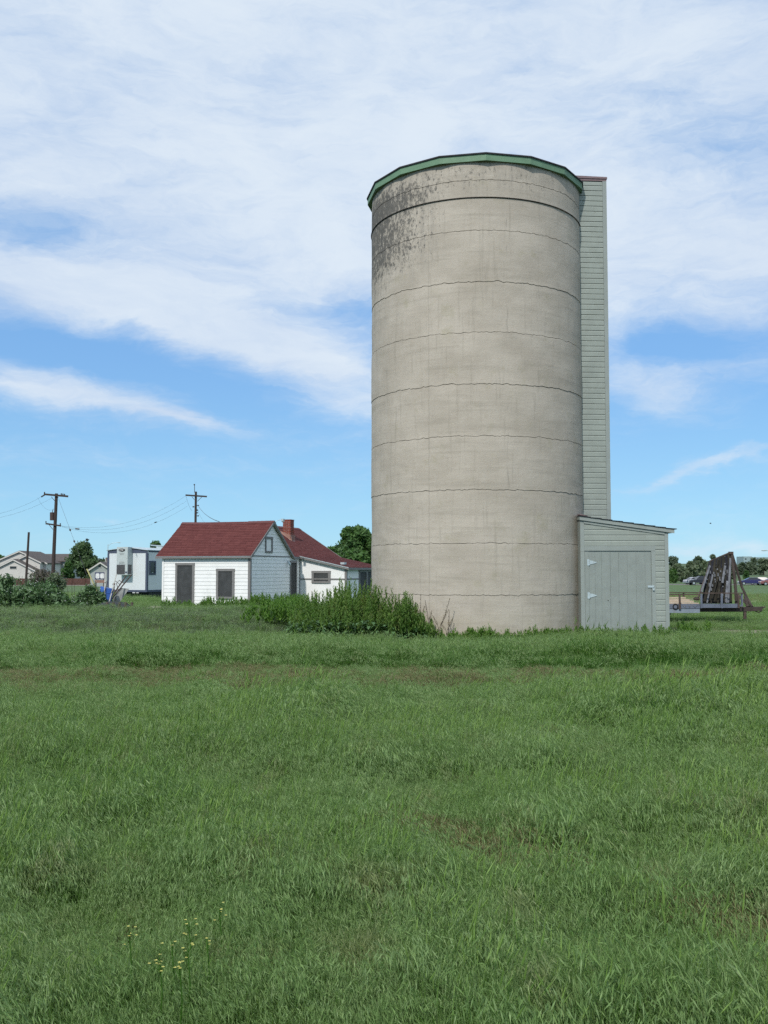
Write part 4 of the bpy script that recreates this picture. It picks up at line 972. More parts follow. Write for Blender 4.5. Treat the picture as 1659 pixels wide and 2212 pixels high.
b = MB(); q0 = PT(188, 1229, 46); q1 = PT(198.5, 1252.5, 46); q2 = q1 + (q1 - q0) * 1.9; b.beam(q0, q2, .07, .05); tag(b.build('marker_post', MAT['yellow_post']), 'pale yellow post leaning out of the bushes left of the site office', 'post')

# ------------------------------------------------------------------ wheelbarrows, rubber sheet, post by the site office
def wheelbarrow(name, label, loc, rz, tilt, roll, tray_m, loops=False):
    o = empty(name, loc); o.rotation_euler = (tilt, roll, rz); tag(o, label, 'wheelbarrow', 'tipped up wheelbarrows')
    # local: x across, y toward the nose, z up out of the tray
    b = MB(); t_ = .03
    bot = [(-.17, -.28), (.17, -.28), (.15, .26), (-.15, .26)]; top = [(-.31, -.42), (.31, -.42), (.27, .46), (-.27, .46)]
    for i in range(4):
        j = (i + 1) % 4
        b.hexa([(bot[i][0], bot[i][1], 0), (bot[j][0], bot[j][1], 0), (bot[j][0]*.9, bot[j][1]*.9, 0), (bot[i][0]*.9, bot[i][1]*.9, 0),
                (top[i][0], top[i][1], .26), (top[j][0], top[j][1], .26), (top[j][0]*.93, top[j][1]*.93, .26), (top[i][0]*.93, top[i][1]*.93, .26)])
    b.box(-.16, .16, -.27, .25, -.01, .012); b.build('tray', tray_m, o)
    for s_ in (-1, 1):
        b = MB(); b.beam((s_*.08, .62, -.10), (s_*.27, -1.05, -.02), .04, .05); b.build('handle', MAT['handle'] if not loops else MAT['rust'], o)
        b = MB(); b.tube([(s_*.16, -.05, -.06), (s_*.19, -.28, -.36), (s_*.18, -.48, -.34), (s_*.22, -.50, -.04)], .016, 6); b.build('leg', MAT['rust'], o)
    b = MB(); n = 16
    ring = [(0, .62 + .19*math.cos(2*math.pi*i/n), -.12 + .19*math.sin(2*math.pi*i/n)) for i in range(n + 1)]
    b.tube(ring, .045, 6, cap=False); w = b.build('wheel', MAT['tyre'], o)
    b = MB(); b.tube([(-.05, .62, -.12), (.05, .62, -.12)], .09, 10); b.build('hub', MAT['galv'], w)
    return o
pb = PT(232, 1288, 45)
wheelbarrow('wheelbarrow', 'blue tray wheelbarrow stood on its nose with a long pale handle', (pb.x, 45, .55), R(28), R(-108), R(12), MAT['blue_tray'])
pb = PT(253, 1285, 46)
wheelbarrow('wheelbarrow', 'dull grey metal wheelbarrow tipped up against the site office', (pb.x, 46, .58), R(-48), R(-128), R(-6), MAT['tan_tray'], True)
# black rubber sheet slumped over a hollow
vs = []; nx_, ny_ = 28, 10
xa_, xb_ = PT(209, 1310, 38).x, PT(287, 1310, 38).x
for j in range(ny_ + 1):
    for i in range(nx_ + 1):
        u = i / nx_; v = j / ny_
        x = xa_ + (xb_ - xa_) * u + .15 * v
        z = .36 + .13 * math.sin(math.pi * (u*.9 + .12)) * (1 - u * .55) - .28 * u**2 + .04 * mnoise.noise((u*5, v*3, 1)) + .10*v
        if j == 0: z -= .10
        vs.append((x, 37.3 + 1.5 * v, z + gz(x, 38) * .8 - .10))
fs = [(j*(nx_+1)+i, j*(nx_+1)+i+1, (j+1)*(nx_+1)+i+1, (j+1)*(nx_+1)+i) for j in range(ny_) for i in range(nx_)]
b = MB(); b.addf(vs, fs); n0 = len(vs); b.addf([(x, y, z - .035) for x, y, z in vs], [f[::-1] for f in fs])
for i in range(nx_): b.f.append([i, i+n0, i+1+n0, i+1]); b.mi.append(0)
sh = b.build('rubber_sheet', MAT['rubber'], None, True); tag(sh, 'slumped black rubber sheet lying in the grass before the site office', 'sheet')
b = MB()
for i in range(5): b.tube([(xa_ + .5 + i*.24, 37.5, -.05), (xa_ + .52 + i*.24, 37.6, .42)], .05, 6)
b.build('prop_stick', MAT['rust'], sh)
for i, (sx, sy, r_) in enumerate([(322, 40.5, .22), (334, 41.2, .30), (344, 40.8, .18)]):
    p = PT(sx, 1300, sy); b = MB(); b.ball((0, 0, 0), r_, 9, 6, (1.5, 1, .6))
    b.v = [tuple(Vector(v) * (1 + .22 * mnoise.noise(Vector(v) * 5 + Vector((i*9, 0, 0))))) for v in b.v]
    o = b.build('pale_rock', MAT['stone']); o.location = (p.x, sy, gz(p.x, sy) + .16)
    tag(o, ['small pale rock left of the other two before the farmhouse corner', 'largest pale rock in the grass left of the farmhouse', 'smallest pale rock nearest the farmhouse corner'][i], 'rock', 'pale rocks left of the farmhouse')

# ------------------------------------------------------------------ flatbed trailer with the plank rack
FBY = 34.0
def zx(x, y, Y=FBY): return PT(1431 + x * .1374, 1164.3 + y * .1374, Y)      # enlarged view coordinates -> place
fl0 = zx(590, 1160); flat = empty('flatbed_trailer', (fl0.x, FBY, 0)); tag(flat, 'low faded blue flatbed trailer with railings and a long wooden tongue', 'trailer')
ox = fl0.x
def X(x): return zx(x, 1000).x - ox
def Zf(y, Y=FBY): return zx(500, y, Y).z
def fb_(name, mat_, x0, x1, y0, y1, z0, z1, **kw):
    b = MB(); b.box(x0, x1, y0, y1, z0, z1); return b.build(name, mat_, flat, **kw)
xl = X(-420)
fb_('side_frame', MAT['trailer_pale'], xl, X(585), 0, .06, Zf(1162), Zf(1095))
fb_('side_rail', MAT['trailer_blue'], xl, X(590), -.02, .05, Zf(1092), Zf(1022))
fb_('deck', MAT['lumber'], xl, X(590), .06, 1.9, Zf(1060), Zf(1025))
fb_('side_frame', MAT['trailer_pale'], xl, X(585), 1.9, 1.96, Zf(1162), Zf(1030))
fb_('tray_side', MAT['trailer_blue'], X(598), X(1180), -.04, .03, Zf(1082), Zf(1018))
fb_('tray_side', MAT['trailer_blue'], X(1180), X(1245), -.02, .03, Zf(1060), Zf(1035))
fb_('tray_floor', MAT['rust'], X(592), X(1240), .03, 1.9, Zf(1082), Zf(1066))
fb_('tongue_beam', MAT['rust'], X(590), X(1250), .25, .40, Zf(1150), Zf(1088))
b = MB(); b.hexa([(X(1250), .25, Zf(1150)), (X(1612), .25, Zf(1132)), (X(1612), .4, Zf(1132)), (X(1250), .4, Zf(1150)), (X(1250), .25, Zf(1085)), (X(1625), .25, Zf(1068)), (X(1625), .4, Zf(1068)), (X(1250), .4, Zf(1085))]); b.build('tongue', MAT['post'], flat)
b = MB(); b.beam((X(590), 1.6, Zf(1120)), (X(1560), .5, Zf(1100)), .12, .12); b.build('tongue_beam', MAT['rust'], flat)
b = MB(); b.tube([(X(1480), .3, Zf(1130)), (X(1560), .3, Zf(1160)), (X(1610), .3, Zf(1135))], .02, 6); b.tube([(X(1610), .3, Zf(1075)), (X(1640), .3, Zf(1085)), (X(1660), .3, Zf(1068))], .03, 6); b.build('hitch', MAT['rust'], flat)
b = MB(); b.tube([(X(1345), .32, -.05), (X(1345), .32, Zf(1080))], .06, 8); b.build('jack_stand', MAT['rust'], flat)
for x_ in (-420, 265, 605, 925, 1188):
    fb_('rail_post', MAT['rust'] if x_ in (265, 1188) else MAT['trailer_blue'], X(x_) - .035, X(x_) + .03, -.075, -.042, Zf(1085) if x_ > 500 else Zf(1100), Zf(862))
fb_('rail_post', MAT['trailer_blue'], X(1240), X(1262), -.03, .04, Zf(1060), Zf(840))
fb_('top_rail', MAT['rust'], xl, X(598), -.06, -.02, Zf(880), Zf(862)); fb_('top_rail', MAT['rust'], X(596), X(1262), -.06, -.02, Zf(858), Zf(842))
fb_('top_rail', MAT['rust'], xl, X(1262), 1.9, 1.94, Zf(870), Zf(855))
for x_ in (0, 605, 1240): fb_('rail_post', MAT['rust'], X(x_) - .03, X(x_) + .03, 1.942, 1.975, Zf(1080), Zf(872))
for x_ in (-200, 0):
    for yy in (.05, 1.7):
        b = MB(); b.tube([(X(x_), yy, .2), (X(x_), yy + .2, .2)], .30, 16); w = b.build('wheel', MAT['tyre'], flat)
        b = MB(); b.tube([(X(x_), yy - .01, .2), (X(x_), yy + .0, .2)], .15, 10); b.build('rim', MAT['galv'], w)
b = MB(); ring = [(X(200) + .085*math.cos(a), -.028, Zf(1062) + .085*math.sin(a)) for a in [2*math.pi*i/14 for i in range(15)]]; b.tube(ring, .02, 5, cap=False); b.build('tie_ring', MAT['black'], flat)
b = MB()
for i, (xa__, xb__) in enumerate([(310, 360), (365, 350), (400, 425), (440, 415), (470, 510), (545, 505)]):
    b.beam((X(xa__), -.026, Zf(1042)), (X(xb__), -.026, Zf(1078)), .016, .006, (0, 1, 0))
b.build('painted_strokes', MAT['plank_pale'], flat)
# lumber lying on the deck: each board a thing
bl = ['uppermost pale board of the lumber on the flatbed deck', 'second pale board down on the flatbed deck', 'third pale board on the flatbed deck beside the rail', 'lowest pale board lying on the flatbed deck']
for i, (ya, yb, y_) in enumerate([(915, 935, 1.35), (945, 968, 1.0), (970, 994, .65), (1000, 1018, .2)]):
    b = MB(); za_, zb_2 = Zf(yb, FBY + y_), Zf(ya, FBY + y_)
    L0, L1 = xl + .2 + .1*i, X(540 + 14 * i); b.box(L0, L1, -.14, .14, 0, zb_2 - za_)
    o = b.build('lumber_board', MAT['lumber']); o.location = (ox, FBY + y_, za_); o.rotation_euler = (0, 0, R(rnd.uniform(-.6, .6)))
    tag(o, bl[i], 'board', 'lumber on the flatbed')
# rack: ridge pipe, legs; planks lean on it
rack = empty('plank_rack', (ox, FBY, 0)); tag(rack, 'tall A-shaped rack of rusty pipes standing on the flatbed', 'rack')
apex = zx(1075, 212, FBY + .6); le = zx(742, 352, FBY + .9)
def rr(p): return Vector(p) - rack.location
b = MB(); b.tube([rr(le), rr(apex)], .035, 7); b.build('ridge_pipe', MAT['rust'], rack)
for pts, r_, mt in (([(1090, 235, .6), (1120, 500, .45), (1152, 800, .35), (1165, 1060, .3)], .055, 'post'),
                    ([(1085, 205, .62), (1175, 500, .7), (1245, 745, .7), (1330, 930, .6), (1410, 1068, .35)], .045, 'post'),
                    ([(1300, 900, .6), (1340, 1065, .45)], .06, 'post'), ([(1195, 880, 1.4), (1370, 1060, .5)], .022, 'rust'), ([(1200, 905, .9), (1350, 1060, .4)], .022, 'rust'),
                    ([(745, 350, .92), (700, 520, .6), (560, 930, .1)], .03, 'rust'), ([(1050, 660, .4), (1042, 1000, .3)], .03, 'rust')):
    b = MB(); b.tube([rr(zx(x, y, FBY + d)) for x, y, d in pts], r_, 8); b.build('rack_leg', MAT[mt], rack)
b = MB(); p = rr(zx(535, 940, FBY + .1)); b.ball(p, .10, 8, 5, (1.2, 1, .6)); b.build('foot', MAT['rust'], rack)
b = MB(); b.beam(rr(zx(1075, 200, FBY + .6)), rr(zx(1075, 240, FBY + .6)), .14, .14); b.build('cap', MAT['rust'], rack)
planks = []
rp_ = random.Random(3)
N1 = 15
for i in range(N1):
    f = i / (N1 - 1); xb_ = 628 + f * 440; xt = 752 + f * 300 + rp_.uniform(-8, 8)
    yt = 352 - f * 130 + rp_.uniform(-6, 28)
    mt = rp_.choice(['plank_dark', 'plank_dark', 'plank_dark', 'plank_tan', 'plank_dark', 'plank_dark', 'plank_tan'])
    planks.append((xb_, 1012, xt, yt, .28 + rp_.uniform(-.03, .03), .72 - .1*f, .088 + rp_.uniform(-.02, .03), mt))
extra = [(700, 1005, 790, 560, .20, .50, .05, 'plank_pale'), (612, 830, 745, 420, .16, .62, .06, 'plank_pale'), (940, 690, 985, 420, .33, .56, .075, 'plank_pale'), (998, 1000, 1022, 660, .16, .40, .085, 'plank_pale'),
         (1030, 1000, 1068, 300, .22, .62, .07, 'plank_pale'), (840, 450, 905, 320, .62, .72, .05, 'plank_tan'), (930, 1010, 935, 860, .12, .2, .07, 'trailer_pale'), (1010, 1005, 1003, 930, .10, .14, .04, 'plank_pale'),
         (760, 1010, 870, 600, .22, .46, .05, 'plank_tan'), (870, 1008, 900, 700, .2, .4, .06, 'plank_tan')]
lab_side = ['leftmost', 'second from the left', 'third from the left', 'fourth from the left', 'fifth from the left', 'sixth from the left', 'seventh from the left', 'middle', 'eighth from the right', 'seventh from the right', 'sixth from the right', 'fifth from the right', 'fourth from the right', 'third from the right', 'rightmost']
for i, (xb_, yb_, xt, yt, d0_, d1_, w_, mt) in enumerate(planks):
    lo_, hi_ = zx(xb_, yb_, FBY + d0_ + .0), zx(xt, yt, FBY + d1_)
    b = MB(); b.beam((0, 0, 0), hi_ - lo_, w_, .028, (0, 1, 0)); o = b.build('leaning_plank', MAT[mt]); o.location = lo_
    ci = {'plank_dark': 'dark tarred', 'plank_tan': 'olive brown', 'plank_pale': 'silvery'}[mt]
    tag(o, ci + ' plank leaning on the rack, ' + lab_side[i] + ' in the back row', 'plank', 'planks leaning on the rack')
xl_ = ['short silvery stick leaning before the left planks', 'silvery stick along the left edge of the rack', 'bright silvery stick high in the middle of the rack', 'silvery plank standing at the right foot of the rack',
       'long silvery plank beneath the peak of the rack', 'short tan stick near the top of the rack', 'pale blue stub standing by the middle rail post', 'small whitish stub standing by the right planks', 'tan stick leaning low before the middle planks', 'tan stick right of the middle rail post']
for i, (xb_, yb_, xt, yt, d0_, d1_, w_, mt) in enumerate(extra):
    lo_, hi_ = zx(xb_, yb_, FBY + d0_ - .06), zx(xt, yt, FBY + d1_ - .06)
    b = MB(); b.beam((0, 0, 0), hi_ - lo_, w_, .03, (0, 1, 0)); o = b.build('leaning_plank', MAT[mt]); o.location = lo_; tag(o, xl_[i], 'plank', 'planks leaning on the rack')
b = MB()
for i in range(26):
    t_ = rp_.random(); x_ = 640 + rp_.random() * 380; y_ = 380 + rp_.random() * 420; x_ = x_ + (900 - y_) * .12
    p = zx(x_, y_, FBY + .27 + (1000 - y_) / 650 * .36 - .07); h_ = .02 + rp_.random() * .05
    b.hexa([rr(p) + Vector(v) for v in [(-.02, -.012, -h_), (.02, -.012, -h_), (.02, .0, -h_), (-.02, 0, -h_), (-.015, .0, h_), (.02, .0, h_), (.02, .012, h_), (-.015, .012, h_)]])
b.build('label_scraps', MAT['plank_pale'], rack, kind='stuff')

# ------------------------------------------------------------------ parked vehicles
def car(name, label, loc, rz, paint, kind='sedan', cat='car'):
    o = empty(name, loc, rz); tag(o, label, cat, 'vehicles parked along the far street')
    W2 = .88
    if kind == 'pickup':
        low = [(-2.6, .45), (-2.6, .98), (-.75, 1.0), (.95, 1.02), (1.0, 1.02), (2.35, .95), (2.55, .80), (2.6, .45)]
        cabp = [(-.70, 1.0), (-.62, 1.62), (-.45, 1.70), (.35, 1.70), (.55, 1.62), (1.15, 1.03)]
    else:
        low = [(-2.25, .35), (-2.3, .75), (-2.2, .92), (-1.4, .97), (.9, .98), (2.0, .82), (2.25, .66), (2.28, .35)]
        cabp = [(-1.75, .95), (-1.15, 1.33), (-.85, 1.42), (.25, 1.42), (.45, 1.36), (1.2, .96)]
    b = MB(); n = len(low)
    ys = [(-W2, .94), (-W2 + .08, 1.0), (W2 - .08, 1.0), (W2, .94)]
    b.addf([(p[0]*k, y, .35 + (p[1] - .35) * (1.0 if k == 1 else .97)) for y, k in ys for p in low],
           [tuple(range(n))[::-1], tuple(range(3*n, 4*n))] + [(j*n+i, j*n+(i+1) % n, (j+1)*n+(i+1) % n, (j+1)*n+i) for j in range(3) for i in range(n)])
    m_ = len(cabp); b.addf([(p[0], s_*(W2 - .06 - (p[1] - .96) * .38), p[1]) for s_ in (-1, 1) for p in cabp],
           [tuple(range(m_))[::-1], tuple(range(m_, 2*m_))] + [(i, (i+1) % m_, m_+(i+1) % m_, m_+i) for i in range(m_)])
    b.build('body', paint, o)
    for s_ in (-1, 1):
        b = MB(); ins = []
        cx_ = sum(p[0] for p in cabp)/m_; cz_ = sum(p[1] for p in cabp)/m_
        for p in cabp: ins.append((cx_ + (p[0]-cx_)*.86, cz_ + (p[1]-cz_)*.74))
        b.addf([(p[0], s_*(W2 - .052 - (p[1] - .96) * .38), p[1]) for p in ins] + [(p[0], s_*(W2 - .10 - (p[1] - .96) * .38), p[1]) for p in ins],
               [tuple(range(m_)) if s_ < 0 else tuple(range(m_))[::-1]] + [(i, (i+1) % m_, m_+(i+1) % m_, m_+i) for i in range(m_)]); b.build('side_window', MAT['glass'], o)
    p0_, p1_ = cabp[-1], cabp[-2]; b = MB(); b.beam((p0_[0]-.06, 0, p0_[1]+.05), (p1_[0]+.03, 0, p1_[1]-.03), 1.3, .03); b.build('windscreen', MAT['glass'], o)
    b = MB(); p0_, p1_ = cabp[0], cabp[1]; b.beam((p0_[0]+.03, 0, p0_[1]+.08), (p1_[0]-.03, 0, p1_[1]-.03), 1.25, .03); b.build('rear_window', MAT['glass'], o)
    for xw in (-1.4 if kind != 'pickup' else -1.65, 1.4 if kind != 'pickup' else 1.7):
        for s_ in (-1, 1):
            b = MB(); r_ = .33 if kind != 'pickup' else .38
            b.tube([(xw, s_*(W2 - .16), r_), (xw, s_*(W2 + .02), r_)], r_, 14); w = b.build('wheel', MAT['tyre'], o)
            b = MB(); b.tube([(xw, s_*(W2 - .02), r_), (xw, s_*(W2 + .035), r_)], r_*.6, 10); b.build('rim', MAT['chrome'], w)
    xf = low[-1][0]
    for s_ in (-1, 1):
        b = MB(); b.box(xf - .16, xf + .01, s_*.62 - .16, s_*.62 + .16, .60 if kind != 'pickup' else .68, .76 if kind != 'pickup' else .86); b.build('headlight', MAT['letter'], o)
    b = MB(); b.box(xf - .05, xf + .07, -.8, .8, .36, .52); b.build('bumper', MAT['chrome'], o)
    b = MB(); b.box(-xf - .07, -xf + .05, -.8, .8, .38, .54); b.build('bumper', MAT['chrome'], o)
    if kind == 'pickup':
        b = MB(); b.box(-2.5, -.80, -.70, .70, .99, 1.03); b.build('truck_bed', MAT['black'], o)
    return o
def gcar(x, Y): p = PT(x, 1232, Y); return (p.x, Y, gz(p.x, Y) + .0)
car('pickup_truck', 'dark grey pickup truck parked facing left behind the plank rack', gcar(1514, 182), R(183), MAT['car_dark'], 'pickup', 'pickup truck')
car('parked_car', 'dark blue car parked at the left end of the far right row', gcar(1622, 180), R(168), MAT['car_blue'])
car('parked_car', 'silver car parked behind the dark blue car at far right', gcar(1642, 184.5), R(160), MAT['car_silver'])
car('parked_car', 'dull red car at the right edge beside the silver car', gcar(1668, 178), R(172), MAT['car_red'])
car('parked_car', 'white roofed car half hidden behind the pickup truck', gcar(1503, 189), R(8), MAT['car_silver'])

# ------------------------------------------------------------------ far building on the hill
FY2 = 700
p0, p1 = PT(1606, 1202, FY2), PT(1760, 1202, FY2); gb_ = gz(p0.x, FY2)
fbd = empty('long_building', (p0.x, FY2, gb_)); tag(fbd, 'long pale flat roofed building on the far hill at right', 'building')
Wd = p1.x - p0.x; hh = p0.z - gb_
b = MB(); b.box(0, Wd * .12, 0, 14, -1, hh); b.build('stair_tower', MAT['far_building_teal'], fbd)
b = MB(); b.box(Wd * .12 + .01, Wd * .36, .6, 14, -1, hh - .5); b.build('wall', MAT['far_building_teal'], fbd)
b = MB(); b.box(Wd * .36 + .01, Wd, 0, 14, -1, hh - 1.0); b.build('wall', MAT['far_building'], fbd)
for i in range(22):
    for j in range(2):
        x_ = 1.0 + i * (Wd - 2) / 22; yo = .6 if Wd*.12 < x_ < Wd*.36 else 0
        b = MB(); b.box(x_, x_ + 1.1, yo - .08, yo - .01, hh - 2.3 - j * 2.4, hh - 1.4 - j * 2.4)
        if i % 2 == 0: b.build('window', MAT['glass'], fbd)
b = MB(); b.box(Wd*.45, Wd*.52, 3, 8, hh - 1, hh + .4); b.box(Wd*.7, Wd*.74, 3, 8, hh - 1, hh + .3); b.build('roof_plant', MAT['far_building'], fbd)

# ------------------------------------------------------------------ foliage
def leaf_cloud(centres, n, size, seed=0, aspect=1.7, droop=0.0, elong=None, fill=0.55):
    """quads spread through ellipsoids (x,y,z,rx,ry,rz,weight); returns verts, faces arrays"""
    rg = np.random.default_rng(seed)
    cs = np.array(centres, float); w = cs[:, 3] * cs[:, 4] * cs[:, 5]; w = w ** (2/3); w /= w.sum()
    k = rg.choice(len(cs), n, p=w); d = rg.normal(size=(n, 3)); d /= np.linalg.norm(d, axis=1)[:, None]
    r = (rg.random(n) ** fill)[:, None] * (1 + .16 * rg.normal(size=(n, 1)).clip(-1.2, 1.6))
    p = cs[k, :3] + d * r * cs[k, 3:6]
    nn = d * .8 + rg.normal(size=(n, 3)) * .75 + np.array([0, 0, .35]); nn /= np.linalg.norm(nn, axis=1)[:, None]
    t = rg.normal(size=(n, 3)); t[:, 2] -= droop; t -= (t * nn).sum(1)[:, None] * nn; t /= np.linalg.norm(t, axis=1)[:, None] + 1e-9
    bvec = np.cross(nn, t); s = size * (0.6 + .8 * rg.random(n))[:, None]
    L, B = t * s * aspect * .5, bvec * s * .5
    v = np.stack([p - L, p + B * .9, p + L, p - B * .9], 1).reshape(-1, 3)
    f = np.arange(4 * n).reshape(-1, 4)
    return v, f
def mesh_np(name, v, f, mat_):
    me = bpy.data.meshes.new(name); me.from_pydata(v.tolist(), [], f.tolist()); me.materials.append(mat_); me.update(); return me
def crown_blobs(R_, H, n, seed, base=0.25, tight=.42):
    rg = random.Random(seed); out = []
    for i in range(n):
        a = rg.uniform(0, 6.283); h = rg.random(); prof = math.sin(math.pi * min(.97, .18 + .80 * h)) ** .7
        r = rg.random() ** .5 * R_ * (1 - .38) * prof
        s_ = R_ * tight * rg.uniform(.6, 1.1)
        out.append((r*math.cos(a), r*math.sin(a), H * (base + (1 - base) * h * .88), s_, s_, s_ * .8, 1))
    return out
GREEN_D = leafmat('leaf_dark_green', (0.055, 0.12, 0.04), (0.10, 0.19, 0.058), None, .5, rand=.3)
GREEN_M = leafmat('leaf_mid_green', (0.08, 0.14, 0.065), (0.13, 0.20, 0.09), None, .5, rand=.3)
GREEN_G = leafmat('leaf_grey_green', (0.11, 0.15, 0.095), (0.16, 0.20, 0.13), None, .4, rand=.3)
GREEN_FAR = leafmat('leaf_far_hazed', (0.085, 0.12, 0.085), (0.13, 0.17, 0.11), None, .05, rand=.5)  # distance haze painted into the leaf colour: paler and greyer
def tree(name, label, loc, Rr, H, nleaf, size, mat_, seed, cat='tree', group='trees in the distance', base=.22, nb=22, trunk=.18, proto=None, rz=0, tight=.42):
    o = empty(name, loc, rz); tag(o, label, cat, group)
    rg = random.Random(seed); bl_ = crown_blobs(Rr, H, nb, seed, base, tight)
    b = MB(); b.tube([(0, 0, -.3), (.03*H*rg.uniform(-.3, .3), 0, H*.3), (.03*H, 0, H*.62)], [trunk, trunk*.75, trunk*.3], 8)
    for c_ in bl_[:9]:
        h0 = H * rg.uniform(.15, .4); mid = Vector((c_[0]*.45, c_[1]*.45, (h0 + c_[2])*.52)); b.tube([(0, 0, h0), mid, c_[:3]], [trunk*.5, trunk*.32, trunk*.1], 5)
    b.build('trunk', MAT['bark'], o)
    v, f = leaf_cloud(bl_, nleaf, size, seed)
    c = bpy.data.objects.new('crown', mesh_np('crown', v, f, mat_)); COL.objects.link(c); c.parent = o
    return o
def gp(x, Y): p = PT(x, 1232, Y); return (p.x, Y, gz(p.x, Y) - .05)
# tree behind the farmhouse: three lobes
p = gp(766, 82); t_ = empty('dense_tree', p); tag(t_, 'large dense green tree rising between the farmhouse roof and the silo', 'tree', 'trees in the distance')
def tz(y, Y=82): return PT(760, y, Y).z - p[2]
sc_ = 82 / FPX
bl_ = []
rg = random.Random(5)
for cx_, cy_, rx_, ry_ in [(766, 1172, 26, 24), (740, 1190, 22, 20), (790, 1176, 22, 26), (765, 1155, 18, 14), (725, 1193, 16, 16), (800, 1200, 20, 22), (760, 1205, 40, 20), (790, 1158, 12, 10), (748, 1162, 12, 12), (775, 1185, 24, 20), (712, 1200, 8, 10), (820, 1195, 18, 22)]:
    bl_.append(((cx_ - 766) * sc_, rg.uniform(-1, 1), tz(cy_), rx_ * sc_, rx_ * sc_, ry_ * sc_, 1))
for i in range(26):
    c0 = rg.choice(bl_[:12]); a = rg.uniform(0, 6.28); bl_.append((c0[0] + math.cos(a)*c0[3]*.85, c0[1] + rg.uniform(-1, 1)*c0[4], c0[2] + math.sin(a)*c0[5]*.85, .55, .55, .45, 1))
v, f = leaf_cloud(bl_, 17000, .20, 4, fill=.7); c = bpy.data.objects.new('crown', mesh_np('crown', v, f, GREEN_D)); COL.objects.link(c); c.parent = t_
b = MB(); b.tube([(0, 0, -.3), (.1, 0, 1.5), (0, 0, 3.2)], [.28, .22, .1], 8)
for q in bl_[:8]: b.tube([(0.05, 0, 1.2), (q[0]*.5, q[1]*.5, q[2]*.6), q[:3]], [.14, .09, .03], 5)
b.build('trunk', MAT['bark'], t_)
# bushy tree at left and its darker neighbour
def ptree(name, label, x, Y, ytop, wpx, nleaf, size, mat_, seed, **kw):
    g_ = gp(x, Y); H_ = PT(x, ytop, Y).z - g_[2]; return tree(name, label, g_, wpx / 2 * Y / FPX, H_, nleaf, size, mat_, seed, **kw)
ptree('bushy_tree', 'bushy tree with loose top behind the leaning pole and fence', 176, 192, 1168, 94, 9500, .30, GREEN_M, 11, base=.12, nb=34, tight=.30)
ptree('bushy_tree', 'dark low round tree just right of the leaning pole', 146, 188, 1212, 42, 3500, .30, GREEN_D, 12, base=.08, nb=14)
ptree('bushy_tree', 'small green tree right of the loose topped tree by the cottage', 198, 190, 1198, 44, 3500, .30, GREEN_M, 13, base=.1, nb=16)
tree('hedge_tree', 'dark treetops behind the cottage left of the site office', gp(218, 260), 5.0, 6.6, 2500, .5, GREEN_FAR, 14, base=.1, nb=18)
tree('hedge_tree', 'small dark treetop behind the bare pole', gp(64, 260), 3.4, 6.8, 1600, .45, GREEN_FAR, 15, base=.2, nb=10)
tree('hedge_tree', 'dark tree at the far left edge behind the cream house', gp(-4, 230), 3.0, 6.8, 1600, .4, GREEN_D, 16, base=.2, nb=10)
tree('conifer', 'small dark treetop showing above the site office roof', gp(336, 110), 1.1, 5.6, 2200, .22, GREEN_D, 17, base=.35, nb=12, tight=.5)
tree('pale_shrub', 'pinkish grey shrub at the foot of the leaning pole', gp(100, 97), 2.4, 2.1, 2600, .16, leafmat('leaf_pinkish', (0.10, 0.095, 0.085), (0.17, 0.14, 0.13), None, .5), 18, cat='shrub', base=.05, nb=14, trunk=.08)
tree('pale_shrub', 'low grey green shrub left of the pinkish shrub', gp(120, 88), 1.5, 1.6, 1500, .14, GREEN_G, 19, cat='shrub', base=.05, nb=9, trunk=.06)
# right-hand background
RT = [('dark round tree immediately right of the shed', 1455, 330, 1199, 24, GREEN_FAR, 3), ('broad dark tree, second from the shed on the horizon', 1508, 340, 1199.5, 20, GREEN_FAR, 3), ('tree behind the left planks of the rack on the horizon', 1541, 350, 1195, 14, GREEN_FAR, 3),
      ('grey green bush below the dark round tree', 1462, 250, 1215, 20, GREEN_G, 2), ('grey green bush left of the rack', 1492, 255, 1211, 22, GREEN_G, 2), ('wide grey green bush behind the rack legs', 1525, 262, 1212, 24, GREEN_G, 2),
      ('low brownish bush beside the shed corner', 1452, 215, 1228, 14, GREEN_D, 2), ('olive bush between the rack and the pickup', 1472, 225, 1222, 13, GREEN_G, 2),
      ('small dark bush right of the rack peak', 1604, 420, 1214, 12, GREEN_FAR, 2), ('dark bush in front of the long building', 1622, 420, 1212, 16, GREEN_FAR, 2), ('tall dark tree hiding part of the long building', 1628, 430, 1204, 10, GREEN_FAR, 3),
      ('dark tree at the right edge before the long building', 1650, 410, 1205, 16, GREEN_FAR, 3), ('small green tree standing behind the dark blue car', 1612, 205, 1232, 7, GREEN_D, 2), ('grey bush behind the middle of the rack', 1550, 240, 1225, 16, GREEN_G, 2), ('distant bush just right of the rack legs', 1580, 300, 1219, 14, GREEN_FAR, 2),
      ('low olive bush left of the pickup truck', 1485, 205, 1236, 8, GREEN_G, 2), ('dark tree just beyond the right edge', 1680, 400, 1203, 18, GREEN_FAR, 3), ('bush above the road behind the rack legs', 1565, 215, 1236, 12, GREEN_G, 2)]
for i, (lb, x_, Y_, yt_, rw, mt_, _) in enumerate(RT):
    g_ = gp(x_, Y_); H_ = (PT(x_, yt_, Y_).z - g_[2]); R_ = rw * Y_ / FPX
    tree('background_tree' if _ == 3 else 'background_bush', lb, g_, R_, max(1.2, H_), 2600 if Y_ > 240 else 2000, .0021 * Y_, mt_, 40 + i, cat='tree' if _ == 3 else 'bush', base=.06, nb=20, trunk=.12 if _ == 2 else .25, tight=.36)
